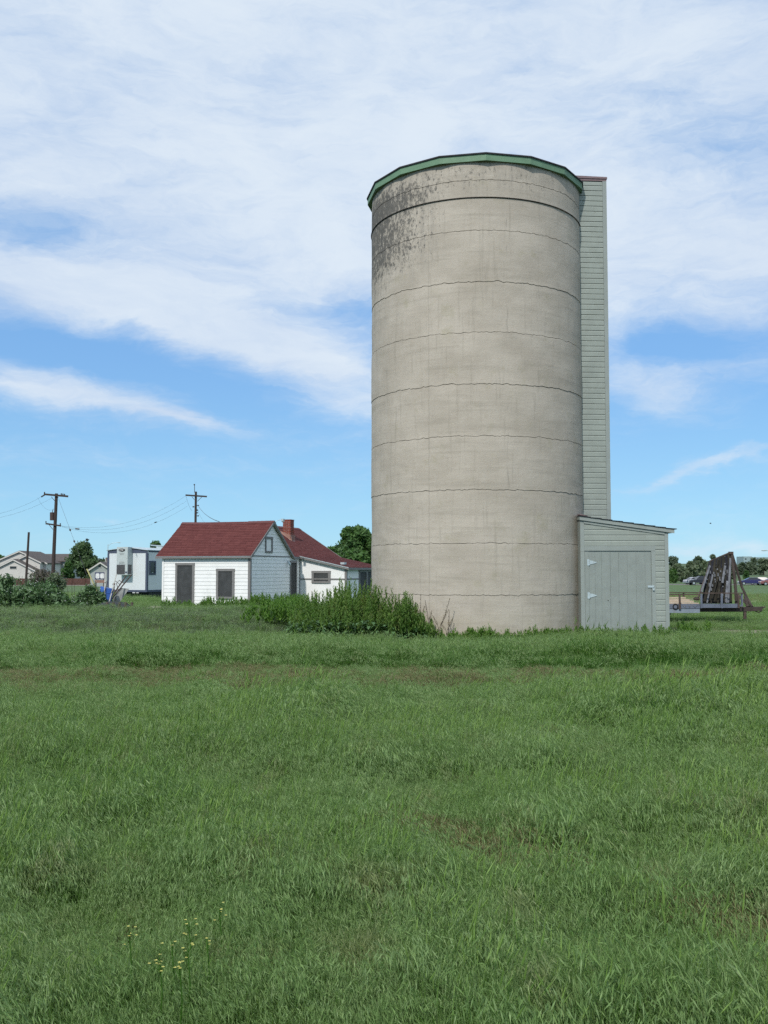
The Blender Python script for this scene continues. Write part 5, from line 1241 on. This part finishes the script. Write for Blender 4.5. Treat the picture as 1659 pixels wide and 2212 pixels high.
# far tree line on the left behind the houses and along the hill crest
rg = np.random.default_rng(2); bl_ = []
for i in range(60):
    x_ = rg.uniform(-330, 60); Y_ = rg.uniform(470, 520); s_ = rg.uniform(3, 6); bl_.append((x_, Y_, gz(x_, Y_) + s_*.5, s_*1.4, s_, s_*.75, 1))
for i in range(40):
    x_ = rg.uniform(180, 420); Y_ = rg.uniform(520, 640); s_ = rg.uniform(1.6, 3.2); bl_.append((x_, Y_, gz(x_, Y_) + s_*.4, s_*1.6, s_, s_*.7, 1))
v, f = leaf_cloud(bl_, 16000, 1.0, 8); o = bpy.data.objects.new('distant_woods', mesh_np('distant_woods', v, f, GREEN_FAR)); COL.objects.link(o); o['kind'] = 'stuff'; tag(o, 'thin line of far off trees along the horizon', 'woods')

# big leafy shrubs at the left, specked with small pale flowers
def leafy_shrub(label, x_px, Y_, w_px, top_y, n, seed, mats):
    g_ = gp(x_px, Y_); o = empty('leafy_shrub', g_); tag(o, label, 'shrub', 'leafy shrubs at the left')
    R_ = w_px / 2 * Y_ / FPX; H_ = PT(x_px, top_y, Y_).z - g_[2]
    rg = random.Random(seed); bl_ = []
    for i in range(26):
        a = rg.uniform(0, 6.28); r = R_ * rg.random() ** .6; h = rg.random(); top = H_ * (1 - .45 * (r / R_) ** 2)
        bl_.append((r*math.cos(a), r*math.sin(a)*.7, max(.15, top * (.15 + .72 * h)), R_*.26, R_*.26, H_*.17, 1))
    v, f = leaf_cloud(bl_, n, .085, seed, aspect=2.2, fill=.6); c = bpy.data.objects.new('foliage', mesh_np('foliage', v, f, mats)); COL.objects.link(c); c.parent = o
    b = MB(); fl = MB(); lf = MB()
    for i in range(70):
        a = rg.uniform(0, 6.28); r = R_ * .9 * rg.random() ** .5; top = H_ * (1 - .5 * (r / R_) ** 2) * rg.uniform(.75, 1.12)
        x0, y0 = r*math.cos(a), r*math.sin(a)*.7; x1, y1 = x0 * 1.15 + rg.uniform(-.12, .12), y0 * 1.1 + rg.uniform(-.1, .1)
        b.tube([(x0*.4, y0*.4, 0), (x0, y0, top*.6), (x1, y1, top)], [.012, .008, .004], 4, cap=False)
        for k in range(12):
            t_ = .45 + .55 * k / 12; px_ = x0 + (x1 - x0) * t_; py_ = y0 + (y1 - y0) * t_; pz_ = top * t_; aa = rg.uniform(0, 6.28); L_ = .11 * (1.15 - t_*.5)
            d_ = Vector((math.cos(aa), math.sin(aa), .55)) * L_; s2 = Vector((-math.sin(aa), math.cos(aa), 0)) * L_ * .22; q = Vector((px_, py_, pz_))
            lf.addf([q, q + d_*.5 + s2, q + d_, q + d_*.5 - s2], [(0, 1, 2, 3)])
        if i % 3 == 0: fl.ball((x1, y1, top), .014, 5, 3)
        if i % 5 == 0:
            ii = rg.random(); fl.ball((x1*.98, y1 - .15, top*(.3 + .5*ii)), .013, 5, 3)
    b.build('stems', mats, o); lf.build('shoots', mats, o); fl.build('flowers', MAT['letter'], o)
SHR = leafmat('leaf_shrub', (0.07, 0.14, 0.058), (0.12, 0.20, 0.095), (0.18, 0.25, 0.165), .9, rand=.1, trans=.25)
leafy_shrub('largest dark leafy shrub at the left edge below the cream house', 30, 40, 165, 1234, 9000, 1, SHR)
leafy_shrub('second leafy shrub right of the largest one at left', 96, 39.2, 96, 1254, 6500, 2, SHR)
leafy_shrub('leafy shrub beside the black rubber sheet', 198, 40.5, 62, 1257, 4600, 3, SHR)
leafy_shrub('low leafy shrub between the two bigger ones at left', 150, 38.6, 66, 1287, 2800, 4, SHR)
leafy_shrub('leafy shrub cut by the left edge', -55, 40.5, 120, 1240, 5000, 5, SHR)
# thin dry stalks rising between the shrubs
b = MB()
for dx_ in (0, .12, -.2):
    p = gpt(255/1.0 if 0 else 154 + dx_*40, 39.5); b.tube([p, p + Vector((.05, 0, .8)), p + Vector((.02 + dx_*.3, 0, 1.5 - abs(dx_)))], [.012, .009, .004], 5)
tag(b.build('dry_stalk', MAT['post']), 'thin reddish dry stalks between the left shrubs', 'plant')

# ------------------------------------------------------------------ weeds in front of the silo and farmhouse
DOCK = leafmat('leaf_dock', (0.055, 0.125, 0.05), (0.10, 0.185, 0.08), (0.19, 0.26, 0.19), 2.0, rand=.2, trans=.2, rough=.45)
SPIRE = leafmat('leaf_spire', (0.095, 0.19, 0.04), (0.15, 0.24, 0.065), (0.21, 0.185, 0.085), 1.1, rand=.3, trans=.4)
LIME = leafmat('leaf_lime', (0.095, 0.20, 0.036), (0.14, 0.25, 0.055), (0.17, 0.22, 0.07), 1.2, rand=.4, trans=.4)
def big_leaf(mb, base_, dirv, L, w, curl):
    """folded leaf with five stations"""
    d = Vector(dirv).normalized(); s_ = d.cross(Vector((0, 0, 1))); s_ = s_.normalized() if s_.length > .01 else Vector((1, 0, 0)); base_ = Vector(base_)
    vs = []; prof = [.15, .8, 1, .75, .05]
    for i, k in enumerate(prof):
        t_ = i / 4; c_ = base_ + d * L * t_ + Vector((0, 0, -curl * L * t_ * t_)); vs += [c_ - s_*w*k*.5 + Vector((0, 0, w*.12*k)), c_, c_ + s_*w*k*.5 + Vector((0, 0, w*.12*k))]
    mb.addf(vs, [(3*i+j, 3*i+j+1, 3*i+j+4, 3*i+j+3) for i in range(4) for j in range(2)])
def weed(mb, x, y, z, h, rg, lower=True, spire=True, wide=1.0):
    mb.cur = 0; lean = Vector((rg.uniform(-.12, .12), rg.uniform(-.12, .12), 0)) * h
    if lower:
        for i in range(rg.randint(5, 8)):
            a = rg.uniform(0, 6.28); L = rg.uniform(.14, .26); big_leaf(mb, (x + math.cos(a)*.03, y + math.sin(a)*.03, z + rg.uniform(.05, .45) * h), (math.cos(a), math.sin(a), rg.uniform(.1, 1.0)), L, L*.38, rg.uniform(.3, .9))
    mb.cur = 1
    if spire:
        top = Vector((x, y, z + h)) + lean; b0 = Vector((x, y, z)); mb.tube([b0, b0.lerp(top, .5) + Vector((0, 0, 0)), top], [.007, .005, .002], 4, cap=False)
        nb = int(30 * h / 1.0) + 6
        for i in range(nb):
            t_ = .30 + .70 * i / nb; c_ = b0.lerp(top, t_); a = rg.uniform(0, 6.28); L = (.13 * (1 - t_) + .045) * wide
            d = Vector((math.cos(a), math.sin(a), 1.1)).normalized() * L
            s_ = Vector((-math.sin(a), math.cos(a), 0)) * L * .2
            mb.addf([c_, c_ + d*.5 + s_, c_ + d, c_ + d*.5 - s_], [(0, 1, 2, 3)])
            if i % 2: 
                c2 = c_ + d*.7; mb.addf([c2, c2 + Vector((L*.1, 0, L*.15)), c2 + Vector((0, 0, L*.55)), c2 + Vector((-L*.1, 0, L*.15))], [(0, 1, 2, 3)])
rg = random.Random(21); mb = MB()
def silo_clear(x, y): return math.hypot(x - SX, y - SY) > SR + .08
n = 0
while n < 420:
    xp = rg.gauss(795, 82) if rg.random() < .65 else rg.uniform(632, 935); Y_ = rg.uniform(24.5, 28.2) if xp < 850 else rg.uniform(24.3, 25.6)
    if not 625 < xp < 938: continue
    p = PT(xp, 1232, Y_)
    if not silo_clear(p.x, p.y): continue
    prof = 1258 + 34 * abs((xp - 775) / 140) ** 2.0
    if xp > 860: prof += (xp - 860) * .45
    ht = PT(xp, prof, Y_).z - gz(p.x, Y_)
    h = ht * rg.uniform(.5, 1.0) * (1 if rg.random() > .12 else 1.14); front = (Y_ - 24.7) / 3.5
    if front < (.22 if xp < 850 else -.1):
        for q in range(3): weed(mb, p.x + rg.uniform(-.1, .1), p.y, gz(p.x, Y_) + .02, rg.uniform(.45, 1.3), rg, lower=True, spire=False)
        weed(mb, p.x, p.y, gz(p.x, Y_), h * rg.uniform(.4, .85), rg, lower=False)
        n += 1; continue
    h *= 1 + .12 * mnoise.noise((p.x * 2.2, 1, 1))
    weed(mb, p.x, p.y, gz(p.x, Y_), h, rg, lower=True, wide=1.35); n += 1
o = mb.build('weed_thicket', [DOCK, SPIRE]); o['kind'] = 'stuff'; tag(o, 'dense thicket of tall green weeds with rusty spires at the silo foot', 'weeds')
mb = MB(); rg = random.Random(22)
for i in range(450):      # lime weeds left of the thicket and along the farmhouse walls
    if i < 210: xp, Y_ = rg.triangular(520, 672, 640), rg.uniform(28.5, 38.5); prof = 1308 - (xp - 535) * .17 + rg.triangular(-8, 30, 4)
    elif i < 320:
        xp = rg.uniform(540, 650); Y_ = rg.uniform(42, 45); prof = 1286 + rg.uniform(-6, 16)
    else: xp = rg.uniform(352, 560); Y_ = rg.uniform(43.2, 44.9); prof = 1299 + rg.uniform(-11, 8) + (8 if 378 < xp < 425 else 0)
    p = PT(xp, 1232, Y_); h = max(.18, PT(xp, prof, Y_).z - gz(p.x, Y_)); 
    weed(mb, p.x, p.y, gz(p.x, Y_), h, rg, lower=i % 4 == 0, wide=1.5)
o = mb.build('wall_weeds', [LIME, LIME]); o['kind'] = 'stuff'; tag(o, 'light green weeds along the farmhouse wall', 'weeds')
mb = MB(); rg = random.Random(23)
for i in range(330):      # short weeds round the foot of the silo and shed
    if i < 210: xp = rg.uniform(925, 1256); a_ = 0
    else: xp = rg.uniform(1250, 1530)
    k = (xp - 829.5) / FPX
    Y_ = 24.6 + rg.uniform(0, .5) if xp < 1256 else rg.uniform(25.3, 26.1)
    if xp < 1256:
        for tryY in np.arange(25, 30, .1):
            if math.hypot(k * tryY - SX, tryY - SY) < SR + .15: Y_ = tryY - rg.uniform(0, .5); break
    if xp > 1445: Y_ = rg.uniform(25.8, 30)
    p = PT(xp, 1232, Y_); h = rg.triangular(.10, .46, .2) * (1.25 if 1000 < xp < 1040 or xp > 1440 else 1)
    weed(mb, p.x, p.y, gz(p.x, Y_), h, rg, lower=rg.random() < .3, wide=1.1)
o = mb.build('foot_weeds', [LIME, LIME]); o['kind'] = 'stuff'; tag(o, 'short yellowish weeds along the foot of the silo and shed', 'weeds')
# separate dry dock stalks against the concrete
for i, (xp, yt_, lb, bend) in enumerate([(948, 1292, 'tall dry dock stalk bending right against the silo, right of the thicket', .35), (925, 1296, 'darker dock stalk at the right edge of the weed thicket', -.1), (905, 1283, 'dock stalk with rusty seeds just inside the thicket edge', .05), (966, 1318, 'short brown stalk farthest right at the silo foot', .1)]):
    Y_ = 25.0; p = PT(xp - bend * 30, 1232, Y_); z_ = gz(p.x, Y_); h = PT(xp, yt_, Y_).z - z_
    o = empty('dock_stalk', (p.x, Y_, z_)); tag(o, lb, 'plant', 'dry dock stalks')
    rg = random.Random(60 + i); b = MB(); l_ = MB()
    def stalk(a_, b_, r_):
        a_, b_ = Vector(a_), Vector(b_); m_ = a_.lerp(b_, .5) + Vector((.03, 0, .02)); b.tube([a_, m_, b_], [r_, r_*.8, r_*.4], 5)
        for k in range(16):
            t_ = .35 + .65*k/16; c_ = a_.lerp(b_, t_); aa = rg.uniform(0, 6.28); d = Vector((math.cos(aa)*.6, math.sin(aa)*.6, 1)).normalized() * rg.uniform(.03, .06); s_ = Vector((-math.sin(aa), math.cos(aa), 0))*.011
            l_.addf([c_, c_ + d*.5 + s_, c_ + d, c_ + d*.5 - s_], [(0, 1, 2, 3)])
    stalk((0, 0, 0), (bend * h, 0, h), .009); stalk((bend*h*.3, 0, h*.3), (bend*h*.3 - .16, .05, h*.62), .006); stalk((bend*h*.4, 0, h*.42), (bend*h*.6 + .12, -.05, h*.75), .006)
    b.build('stem', MAT['post'], o); l_.build('seed_heads', leafmat('leaf_rusty', (0.10, 0.085, 0.035), (0.15, 0.11, 0.06)) if i == 0 else bpy.data.materials['leaf_rusty'], o)

# ------------------------------------------------------------------ grass
G1 = leafmat('grass_blade', (0.064, 0.168, 0.020), (0.130, 0.245, 0.050), (0.175, 0.262, 0.044), .55, rand=.45, trans=.42)
G2 = leafmat('grass_head_silver', (0.165, 0.272, 0.095), (0.255, 0.36, 0.17), (0.26, 0.27, 0.15), .7, rand=.5, trans=.35, rough=.5)
G3 = leafmat('grass_head_lime', (0.16, 0.285, 0.065), (0.23, 0.35, 0.10), None, .7, rand=.5, trans=.4)
G4 = leafmat('grass_dry', (0.175, 0.18, 0.085), (0.215, 0.20, 0.115), (0.12, 0.165, 0.05), 1.3, rand=.5, trans=.3)
G6 = leafmat('grass_sage', (0.14, 0.20, 0.115), (0.20, 0.255, 0.165), (0.19, 0.18, 0.10), .5, rand=.5, trans=.3)
G5 = leafmat('grass_tall', (0.052, 0.150, 0.018), (0.080, 0.185, 0.030), None, .55, rand=.4, trans=.35)
def blade(mb, x, y, h, w, a, lean, bend, base_z=0.0, seg=3):
    d = Vector((math.cos(a), math.sin(a), 0)); s_ = Vector((-math.sin(a), math.cos(a), 0)); vs = []
    for i in range(seg):
        t_ = i / seg; c_ = Vector((x, y, base_z)) + d * (lean * t_ + bend * t_ * t_) * h + Vector((0, 0, h * (t_ - .25 * bend * t_ * t_))); ww = w * (1 - .45 * t_)
        vs += [c_ - s_*ww/2, c_ + s_*ww/2]
    c_ = Vector((x, y, base_z)) + d * (lean + bend) * h + Vector((0, 0, h * (1 - .25 * bend))); vs.append(c_)
    fs = [(2*i, 2*i+1, 2*i+3, 2*i+2) for i in range(seg - 1)] + [(2*seg-2, 2*seg-1, 2*seg)]
    mb.addf(vs, fs); return c_, d
def spikelet(mb, p, d, L, w):
    p = Vector(p); d = Vector(d).normalized(); s_ = d.cross(Vector((rnd.uniform(-1, 1), rnd.uniform(-1, 1), .3))).normalized(); mb.addf([p, p + d*L*.35 + s_*w, p + d*L, p + d*L*.35 - s_*w], [(0, 1, 2, 3)])
def tuft(kind, seed):
    rg = random.Random(seed); mb = MB(); Rr = .085
    nb = {'leaf': 26, 'brome': 14, 'fox': 15, 'dry': 8, 'tall': 26, 'sage': 24}[kind]
    for i in range(nb):
        a = rg.uniform(0, 6.28); r = Rr * rg.random() ** .5; mb.cur = 0
        h = rg.uniform(.12, .24) if kind != 'tall' else rg.uniform(.17, .31)
        if kind == 'dry': h *= .6
        blade(mb, r*math.cos(a), r*math.sin(a), h, rg.uniform(.0024, .0044), rg.uniform(0, 6.28), rg.uniform(.05, .35), rg.uniform(.1, .7))
    if kind in ('brome', 'dry'):
        for i in range(9 if kind == 'brome' else 12):
            a = rg.uniform(0, 6.28); r = Rr * rg.random() ** .5; wind = rg.gauss(0.5, 1.0); mb.cur = 1
            h = rg.uniform(.20, .32) * (1 if kind == 'brome' else .7)
            tip, d = blade(mb, r*math.cos(a), r*math.sin(a), h, .0022, wind, .12, .30)
            for k in range(9):          # drooping one-sided panicle
                q = tip + d * rg.uniform(-.035, .045) + Vector((rg.gauss(0, .012), rg.gauss(0, .012), rg.uniform(-.030, .012)))
                spikelet(mb, q, d * rg.uniform(.1, .9) + Vector((rg.gauss(0, .25), rg.gauss(0, .25), -rg.uniform(.3, 1.6))), rg.uniform(.026, .046), .0021)
    if kind in ('fox', 'tall'):
        for i in range(4 if kind == 'fox' else 1):
            a = rg.uniform(0, 6.28); r = Rr * rg.random() ** .5; mb.cur = 2; h = rg.uniform(.26, .38)
            tip, d = blade(mb, r*math.cos(a), r*math.sin(a), h, .0028, rg.gauss(.5, 1.0), .10, .06)
            ax = (d * rg.uniform(.05, .7) + Vector((0, 0, 1))).normalized(); s1 = ax.cross(Vector((0, 1, 0))).normalized(); s2 = ax.cross(s1); L = rg.uniform(.04, .07); w = .0030
            vs = [tip] + [tip + ax*L*.3 + (s1*math.cos(t_) + s2*math.sin(t_))*w for t_ in (0, 1.57, 3.14, 4.71)] + [tip + ax*L*.75 + (s1*math.cos(t_) + s2*math.sin(t_))*w*.8 for t_ in (0, 1.57, 3.14, 4.71)] + [tip + ax*L*1.25]
            mb.addf(vs, [(0, 1+(k+1) % 4, 1+k) for k in range(4)] + [(1+k, 1+(k+1) % 4, 5+(k+1) % 4, 5+k) for k in range(4)] + [(5+k, 5+(k+1) % 4, 9) for k in range(4)])
    return mb
SRC = bpy.data.collections.new('grass_sources')          # not linked to the scene
kinds = [('leaf', 3), ('brome', 5), ('fox', 3), ('dry', 3), ('tall', 3), ('sage', 3)]
idx = {}; names = []
mats_for = {'leaf': [G1, G2, G3], 'brome': [G1, G2, G3], 'fox': [G1, G2, G3], 'dry': [G4, G4, G3], 'tall': [G5, G2, G3], 'sage': [G6, G2, G3]}
k_ = 0
for kd, n in kinds:
    idx[kd] = []
    for j in range(n):
        mb = tuft(kd, 100 * len(idx) + j); me = mb.mesh('tuft', mats_for[kd])
        o = bpy.data.objects.new('a%02d_tuft' % k_, me); SRC.objects.link(o); idx[kd].append(k_); k_ += 1
def scatter(name, label, cat, pts, rots, scls, ids):
    me = bpy.data.meshes.new(name); me.vertices.add(len(pts)); me.vertices.foreach_set('co', np.array(pts, np.float32).ravel())
    a = me.attributes.new('rot', 'FLOAT_VECTOR', 'POINT'); a.data.foreach_set('vector', np.array(rots, np.float32).ravel())
    a = me.attributes.new('scl', 'FLOAT_VECTOR', 'POINT'); a.data.foreach_set('vector', np.array(scls, np.float32).ravel())
    a = me.attributes.new('idx', 'INT', 'POINT'); a.data.foreach_set('value', np.array(ids, np.int32))
    o = bpy.data.objects.new(name, me); COL.objects.link(o); o['kind'] = 'stuff'; tag(o, label, cat)
    ng = bpy.data.node_groups.new(name, 'GeometryNodeTree')
    ng.interface.new_socket('Geometry', in_out='INPUT', socket_type='NodeSocketGeometry'); ng.interface.new_socket('Geometry', in_out='OUTPUT', socket_type='NodeSocketGeometry')
    N = ng.nodes; L = ng.links; gi = N.new('NodeGroupInput'); go = N.new('NodeGroupOutput')
    ci = N.new('GeometryNodeCollectionInfo'); ci.inputs['Collection'].default_value = SRC; ci.inputs['Separate Children'].default_value = True; ci.inputs['Reset Children'].default_value = True
    ip = N.new('GeometryNodeInstanceOnPoints'); ip.inputs['Pick Instance'].default_value = True
    def na(nm, ty):
        n = N.new('GeometryNodeInputNamedAttribute'); n.data_type = ty; n.inputs['Name'].default_value = nm; return n.outputs['Attribute']
    L.new(gi.outputs[0], ip.inputs['Points']); L.new(ci.outputs[0], ip.inputs['Instance'])
    L.new(na('idx', 'INT'), ip.inputs['Instance Index']); L.new(na('scl', 'FLOAT_VECTOR'), ip.inputs['Scale'])
    e2r = N.new('FunctionNodeEulerToRotation'); L.new(na('rot', 'FLOAT_VECTOR'), e2r.inputs[0]); L.new(e2r.outputs[0], ip.inputs['Rotation'])
    L.new(ip.outputs[0], go.inputs[0])
    md = o.modifiers.new('scatter', 'NODES'); md.node_group = ng
    return o
rg = random.Random(77)
data = {'meadow_grass': [[], [], [], []], 'bank_grass': [[], [], [], []], 'dry_grass': [[], [], [], []]}
def keep_clear(x, y):
    if math.hypot(x - SX, y - SY) < SR + .02: return True
    lx, ly = x - shed.location.x, y - shed.location.y
    if -.1 < lx < SW and -.03 < ly < 2.2: return True
    dx_, dy_ = x - HX, y - HY; u = dx_*math.cos(TH) - dy_*math.sin(TH); v_ = dx_*math.sin(TH) + dy_*math.cos(TH)
    if (-WW < u < 0 and 0 < v_ < 11) or (0 <= u < 2.8 and 5.4 < v_ < 11): return True
    dx_, dy_ = x - to.x, y - TY; u = dx_*math.cos(TP) - dy_*math.sin(TP); v_ = dx_*math.sin(TP) + dy_*math.cos(TP)
    return -ow < u < 0 and 0 < v_ < 9.5
def streak(x, y):       # worn line crossing the meadow to the right
    t_ = (x + .1) / 1.6; yc = 6.2 - 1.85 * t_ + .18 * mnoise.noise((x*2.1, 4, 4))
    return max(0, 1 - abs(y - yc) / .62) * sm(-.5, .1, x) * sm(4.2, 2.6, x) * (.55 + .45 * max(0, min(1, 1.2 + 2.2*mnoise.noise((x*1.6, y*1.6, 8)))))
bands = [(1.2, 5.2, 560, .95), (5.2, 9, 380, 1.02), (9, 16, 210, 1.15), (16, 27, 120, 1.35), (27, 45, 46, 1.7), (45, 75, 14, 2.2)]
for y0, y1, den, sc_ in bands:
    area = .42 * (y1*y1 - y0*y0) + 7.2 * (y1 - y0); n = int(area * den)
    for i in range(n):
        while True:
            y = math.sqrt(rg.uniform(y0*y0, y1*y1)) if rg.random() < .8 else rg.uniform(y0, y1)
            hw = .42 * y + 3.6; x = rg.uniform(-hw, hw); break
        if keep_clear(x, y): continue
        na_ = mnoise.noise((x*.45, y*.45, 1.3)); nb_ = mnoise.noise((x*1.5, y*1.3, 4.1)); nc_ = mnoise.noise((x*.18, y*.25, 9))
        yy = y - 1.1 * mnoise.noise((x*.22, 0, 7.7)) - .6*mnoise.noise((x*1.1, y*.5, 3.3)) + rg.gauss(0, .22); kind = 'brome'; s_ = sc_ * (1 + .28 * nb_ + .18 * na_) * rg.uniform(.75, 1.2); key = 'meadow_grass'; r_ = rg.random()
        lump = .5 + 1.1*mnoise.noise((x*.55 + 3, y*1.25, 12.2)) + .6*mnoise.noise((x*1.7, y*2.6, 3.9)) + .5*mnoise.noise((x*.2, y*.7, 31)); s_ *= .72 + .55 * max(0, min(1.25, lump))
        stk = streak(x, y)
        if stk > .10 and r_ < stk * 1.5: kind = 'dry' if rg.random() < .85 else 'brome'; s_ *= .80; key = 'dry_grass'
        elif 12.2 < yy < 17.2 and r_ < .70 * sm(11.6, 14.0, yy) and nb_ + .5*nc_ < .34: kind = 'dry'; s_ *= .66; key = 'dry_grass'
        elif 12.8 < yy < 17.2: kind = 'leaf' if rg.random() < .5 else 'brome'; s_ *= .62
        elif 17.2 <= yy < 20.2: kind = 'tall' if r_ < (.80 - .6*sm(18.4, 20.2, yy)) * (.55 + .45*sm(-3, 3, x)) else 'brome'; s_ *= .98 + .3*nc_; key = 'bank_grass'
        elif 20.2 <= y < 26: kind = 'brome' if r_ < .75 else 'leaf'; s_ *= .72
        elif y >= 26:
            kind = 'brome' if r_ < .7 else 'leaf'; s_ *= .75 if y < 45 else .8
            if x > 6: s_ *= .6
            if ((x - 12.3)/3.4)**2 + ((y - 29)/1.2)**2 < 1 + nb_*1.3 and rg.random() < .75: continue
            if ((x + 15)/3.8)**2 + ((y - 46)/2.6)**2 < 1 and rg.random() < .5: continue
            if x > 15 and 56 < y and rg.random() < .4: kind = 'dry'; key = 'dry_grass'
        else:
            c_ = .7*na_ + .5 * nb_ + .25*(lump - .5) + rg.gauss(0, .12)
            if c_ > .16: kind = 'tall' if r_ < (.34 if y > 7 else .16) else ('fox' if r_ < .55 else 'brome'); s_ *= .92 if kind == 'tall' else 1.0; key = 'bank_grass' if kind == 'tall' else key
            elif c_ > -.12: kind = 'fox' if r_ < (.12 if y < 6 else .24) else ('leaf' if r_ < .42 else 'brome')
            else: kind = 'brome' if r_ < .86 else 'leaf'; s_ *= .88
            if nb_ < -.42 and r_ < .25: kind = 'dry'; s_ *= .8; key = 'dry_grass'
        if x < -.5 and 26 < y < 40 and rg.random() < .75 * sm(-.5, -3, x): kind = 'sage'; s_ *= 1.15
        D = data[key]
        D[0].append((x, y, gz(x, y) - .012)); D[1].append((rg.gauss(0, .10), rg.gauss(0, .10), rg.uniform(-.9, .9) if kind in ('brome', 'fox', 'dry') else rg.uniform(0, 6.28)))
        hzs = s_ / sc_ * (1 + .12 * (sc_ - 1)) * rg.uniform(.8, 1.15); wsc = s_ * (1.0 if y < 9 else 1.15); D[2].append((wsc, wsc, hzs)); D[3].append(rg.choice(idx[kind]))
scatter('meadow_grass', 'soft green meadow grass with silvery drooping seed heads', 'grass', *data['meadow_grass'])
scatter('bank_grass', 'taller dark green grass on the low bank and in lush clumps', 'grass', *data['bank_grass'])
scatter('dry_grass', 'short brownish dry grass along the worn track', 'grass', *data['dry_grass'])
# yellow flowers
YEL = M('yellow_petals', (0.48, 0.46, 0.12), 0.6, .1, bump=0)
FL = [(345, 2068, 1.15, 'brightest dense yellow flower cluster nearest the camera'), (279.6, 2012, .85, 'yellow flower cluster standing farthest left'), (408, 1992, .9, 'pale yellow flower head above the middle of the patch'), (474, 1962, .85, 'yellow flower head farthest right and farthest back'),
      (371, 2036, .55, 'small faint yellow flower left of the patch middle'), (405.7, 2051, .75, 'yellow flower right of the brightest cluster'), (388, 2082, .6, 'small yellow flower low and right of the brightest cluster'), (447, 2028, .4, 'tiny yellow flower at the right side of the patch')]
for i, (fx, fy, s_, lb) in enumerate(FL):
    # stands where the line of sight meets a height of 0.34 m
    d = px2dir(fx, fy); t_ = (0.33 - CAMZ) / d.z; x, y = d.x * t_, d.y * t_; z0_ = gz(x, y)
    o = empty('yellow_wildflower', (x, y, z0_)); tag(o, lb, 'flower', 'yellow wildflowers'); rg2 = random.Random(i)
    b = MB(); b.tube([(0, 0, 0), (.01, 0, .18), (0, 0, .33 - z0_)], [.003, .0025, .002], 4)
    fl = MB(); hh_ = .33 - z0_
    for k in range(int(7 * s_) + 1):
        a = rg2.uniform(0, 6.28); r = rg2.uniform(.006, .034) * s_; zz_ = hh_ + rg2.uniform(-.055, .03) * s_; c_ = Vector((r*math.cos(a), r*math.sin(a), zz_))
        b.tube([(0, 0, zz_ - .03), c_], .0012, 3)
        for q in range(4):
            an = q * 1.571 + a; dd = Vector((math.cos(an), math.sin(an), .3)) * .0062; ss = Vector((-math.sin(an), math.cos(an), 0)) * .0034
            fl.addf([c_, c_ + dd*.6 + ss, c_ + dd, c_ + dd*.6 - ss], [(0, 1, 2, 3)])
    b.build('stem', G5, o); fl.build('petals', YEL, o, kind='stuff')
print('grass instances', [len(v[0]) for v in data.values()], 'objects', len(bpy.data.objects))
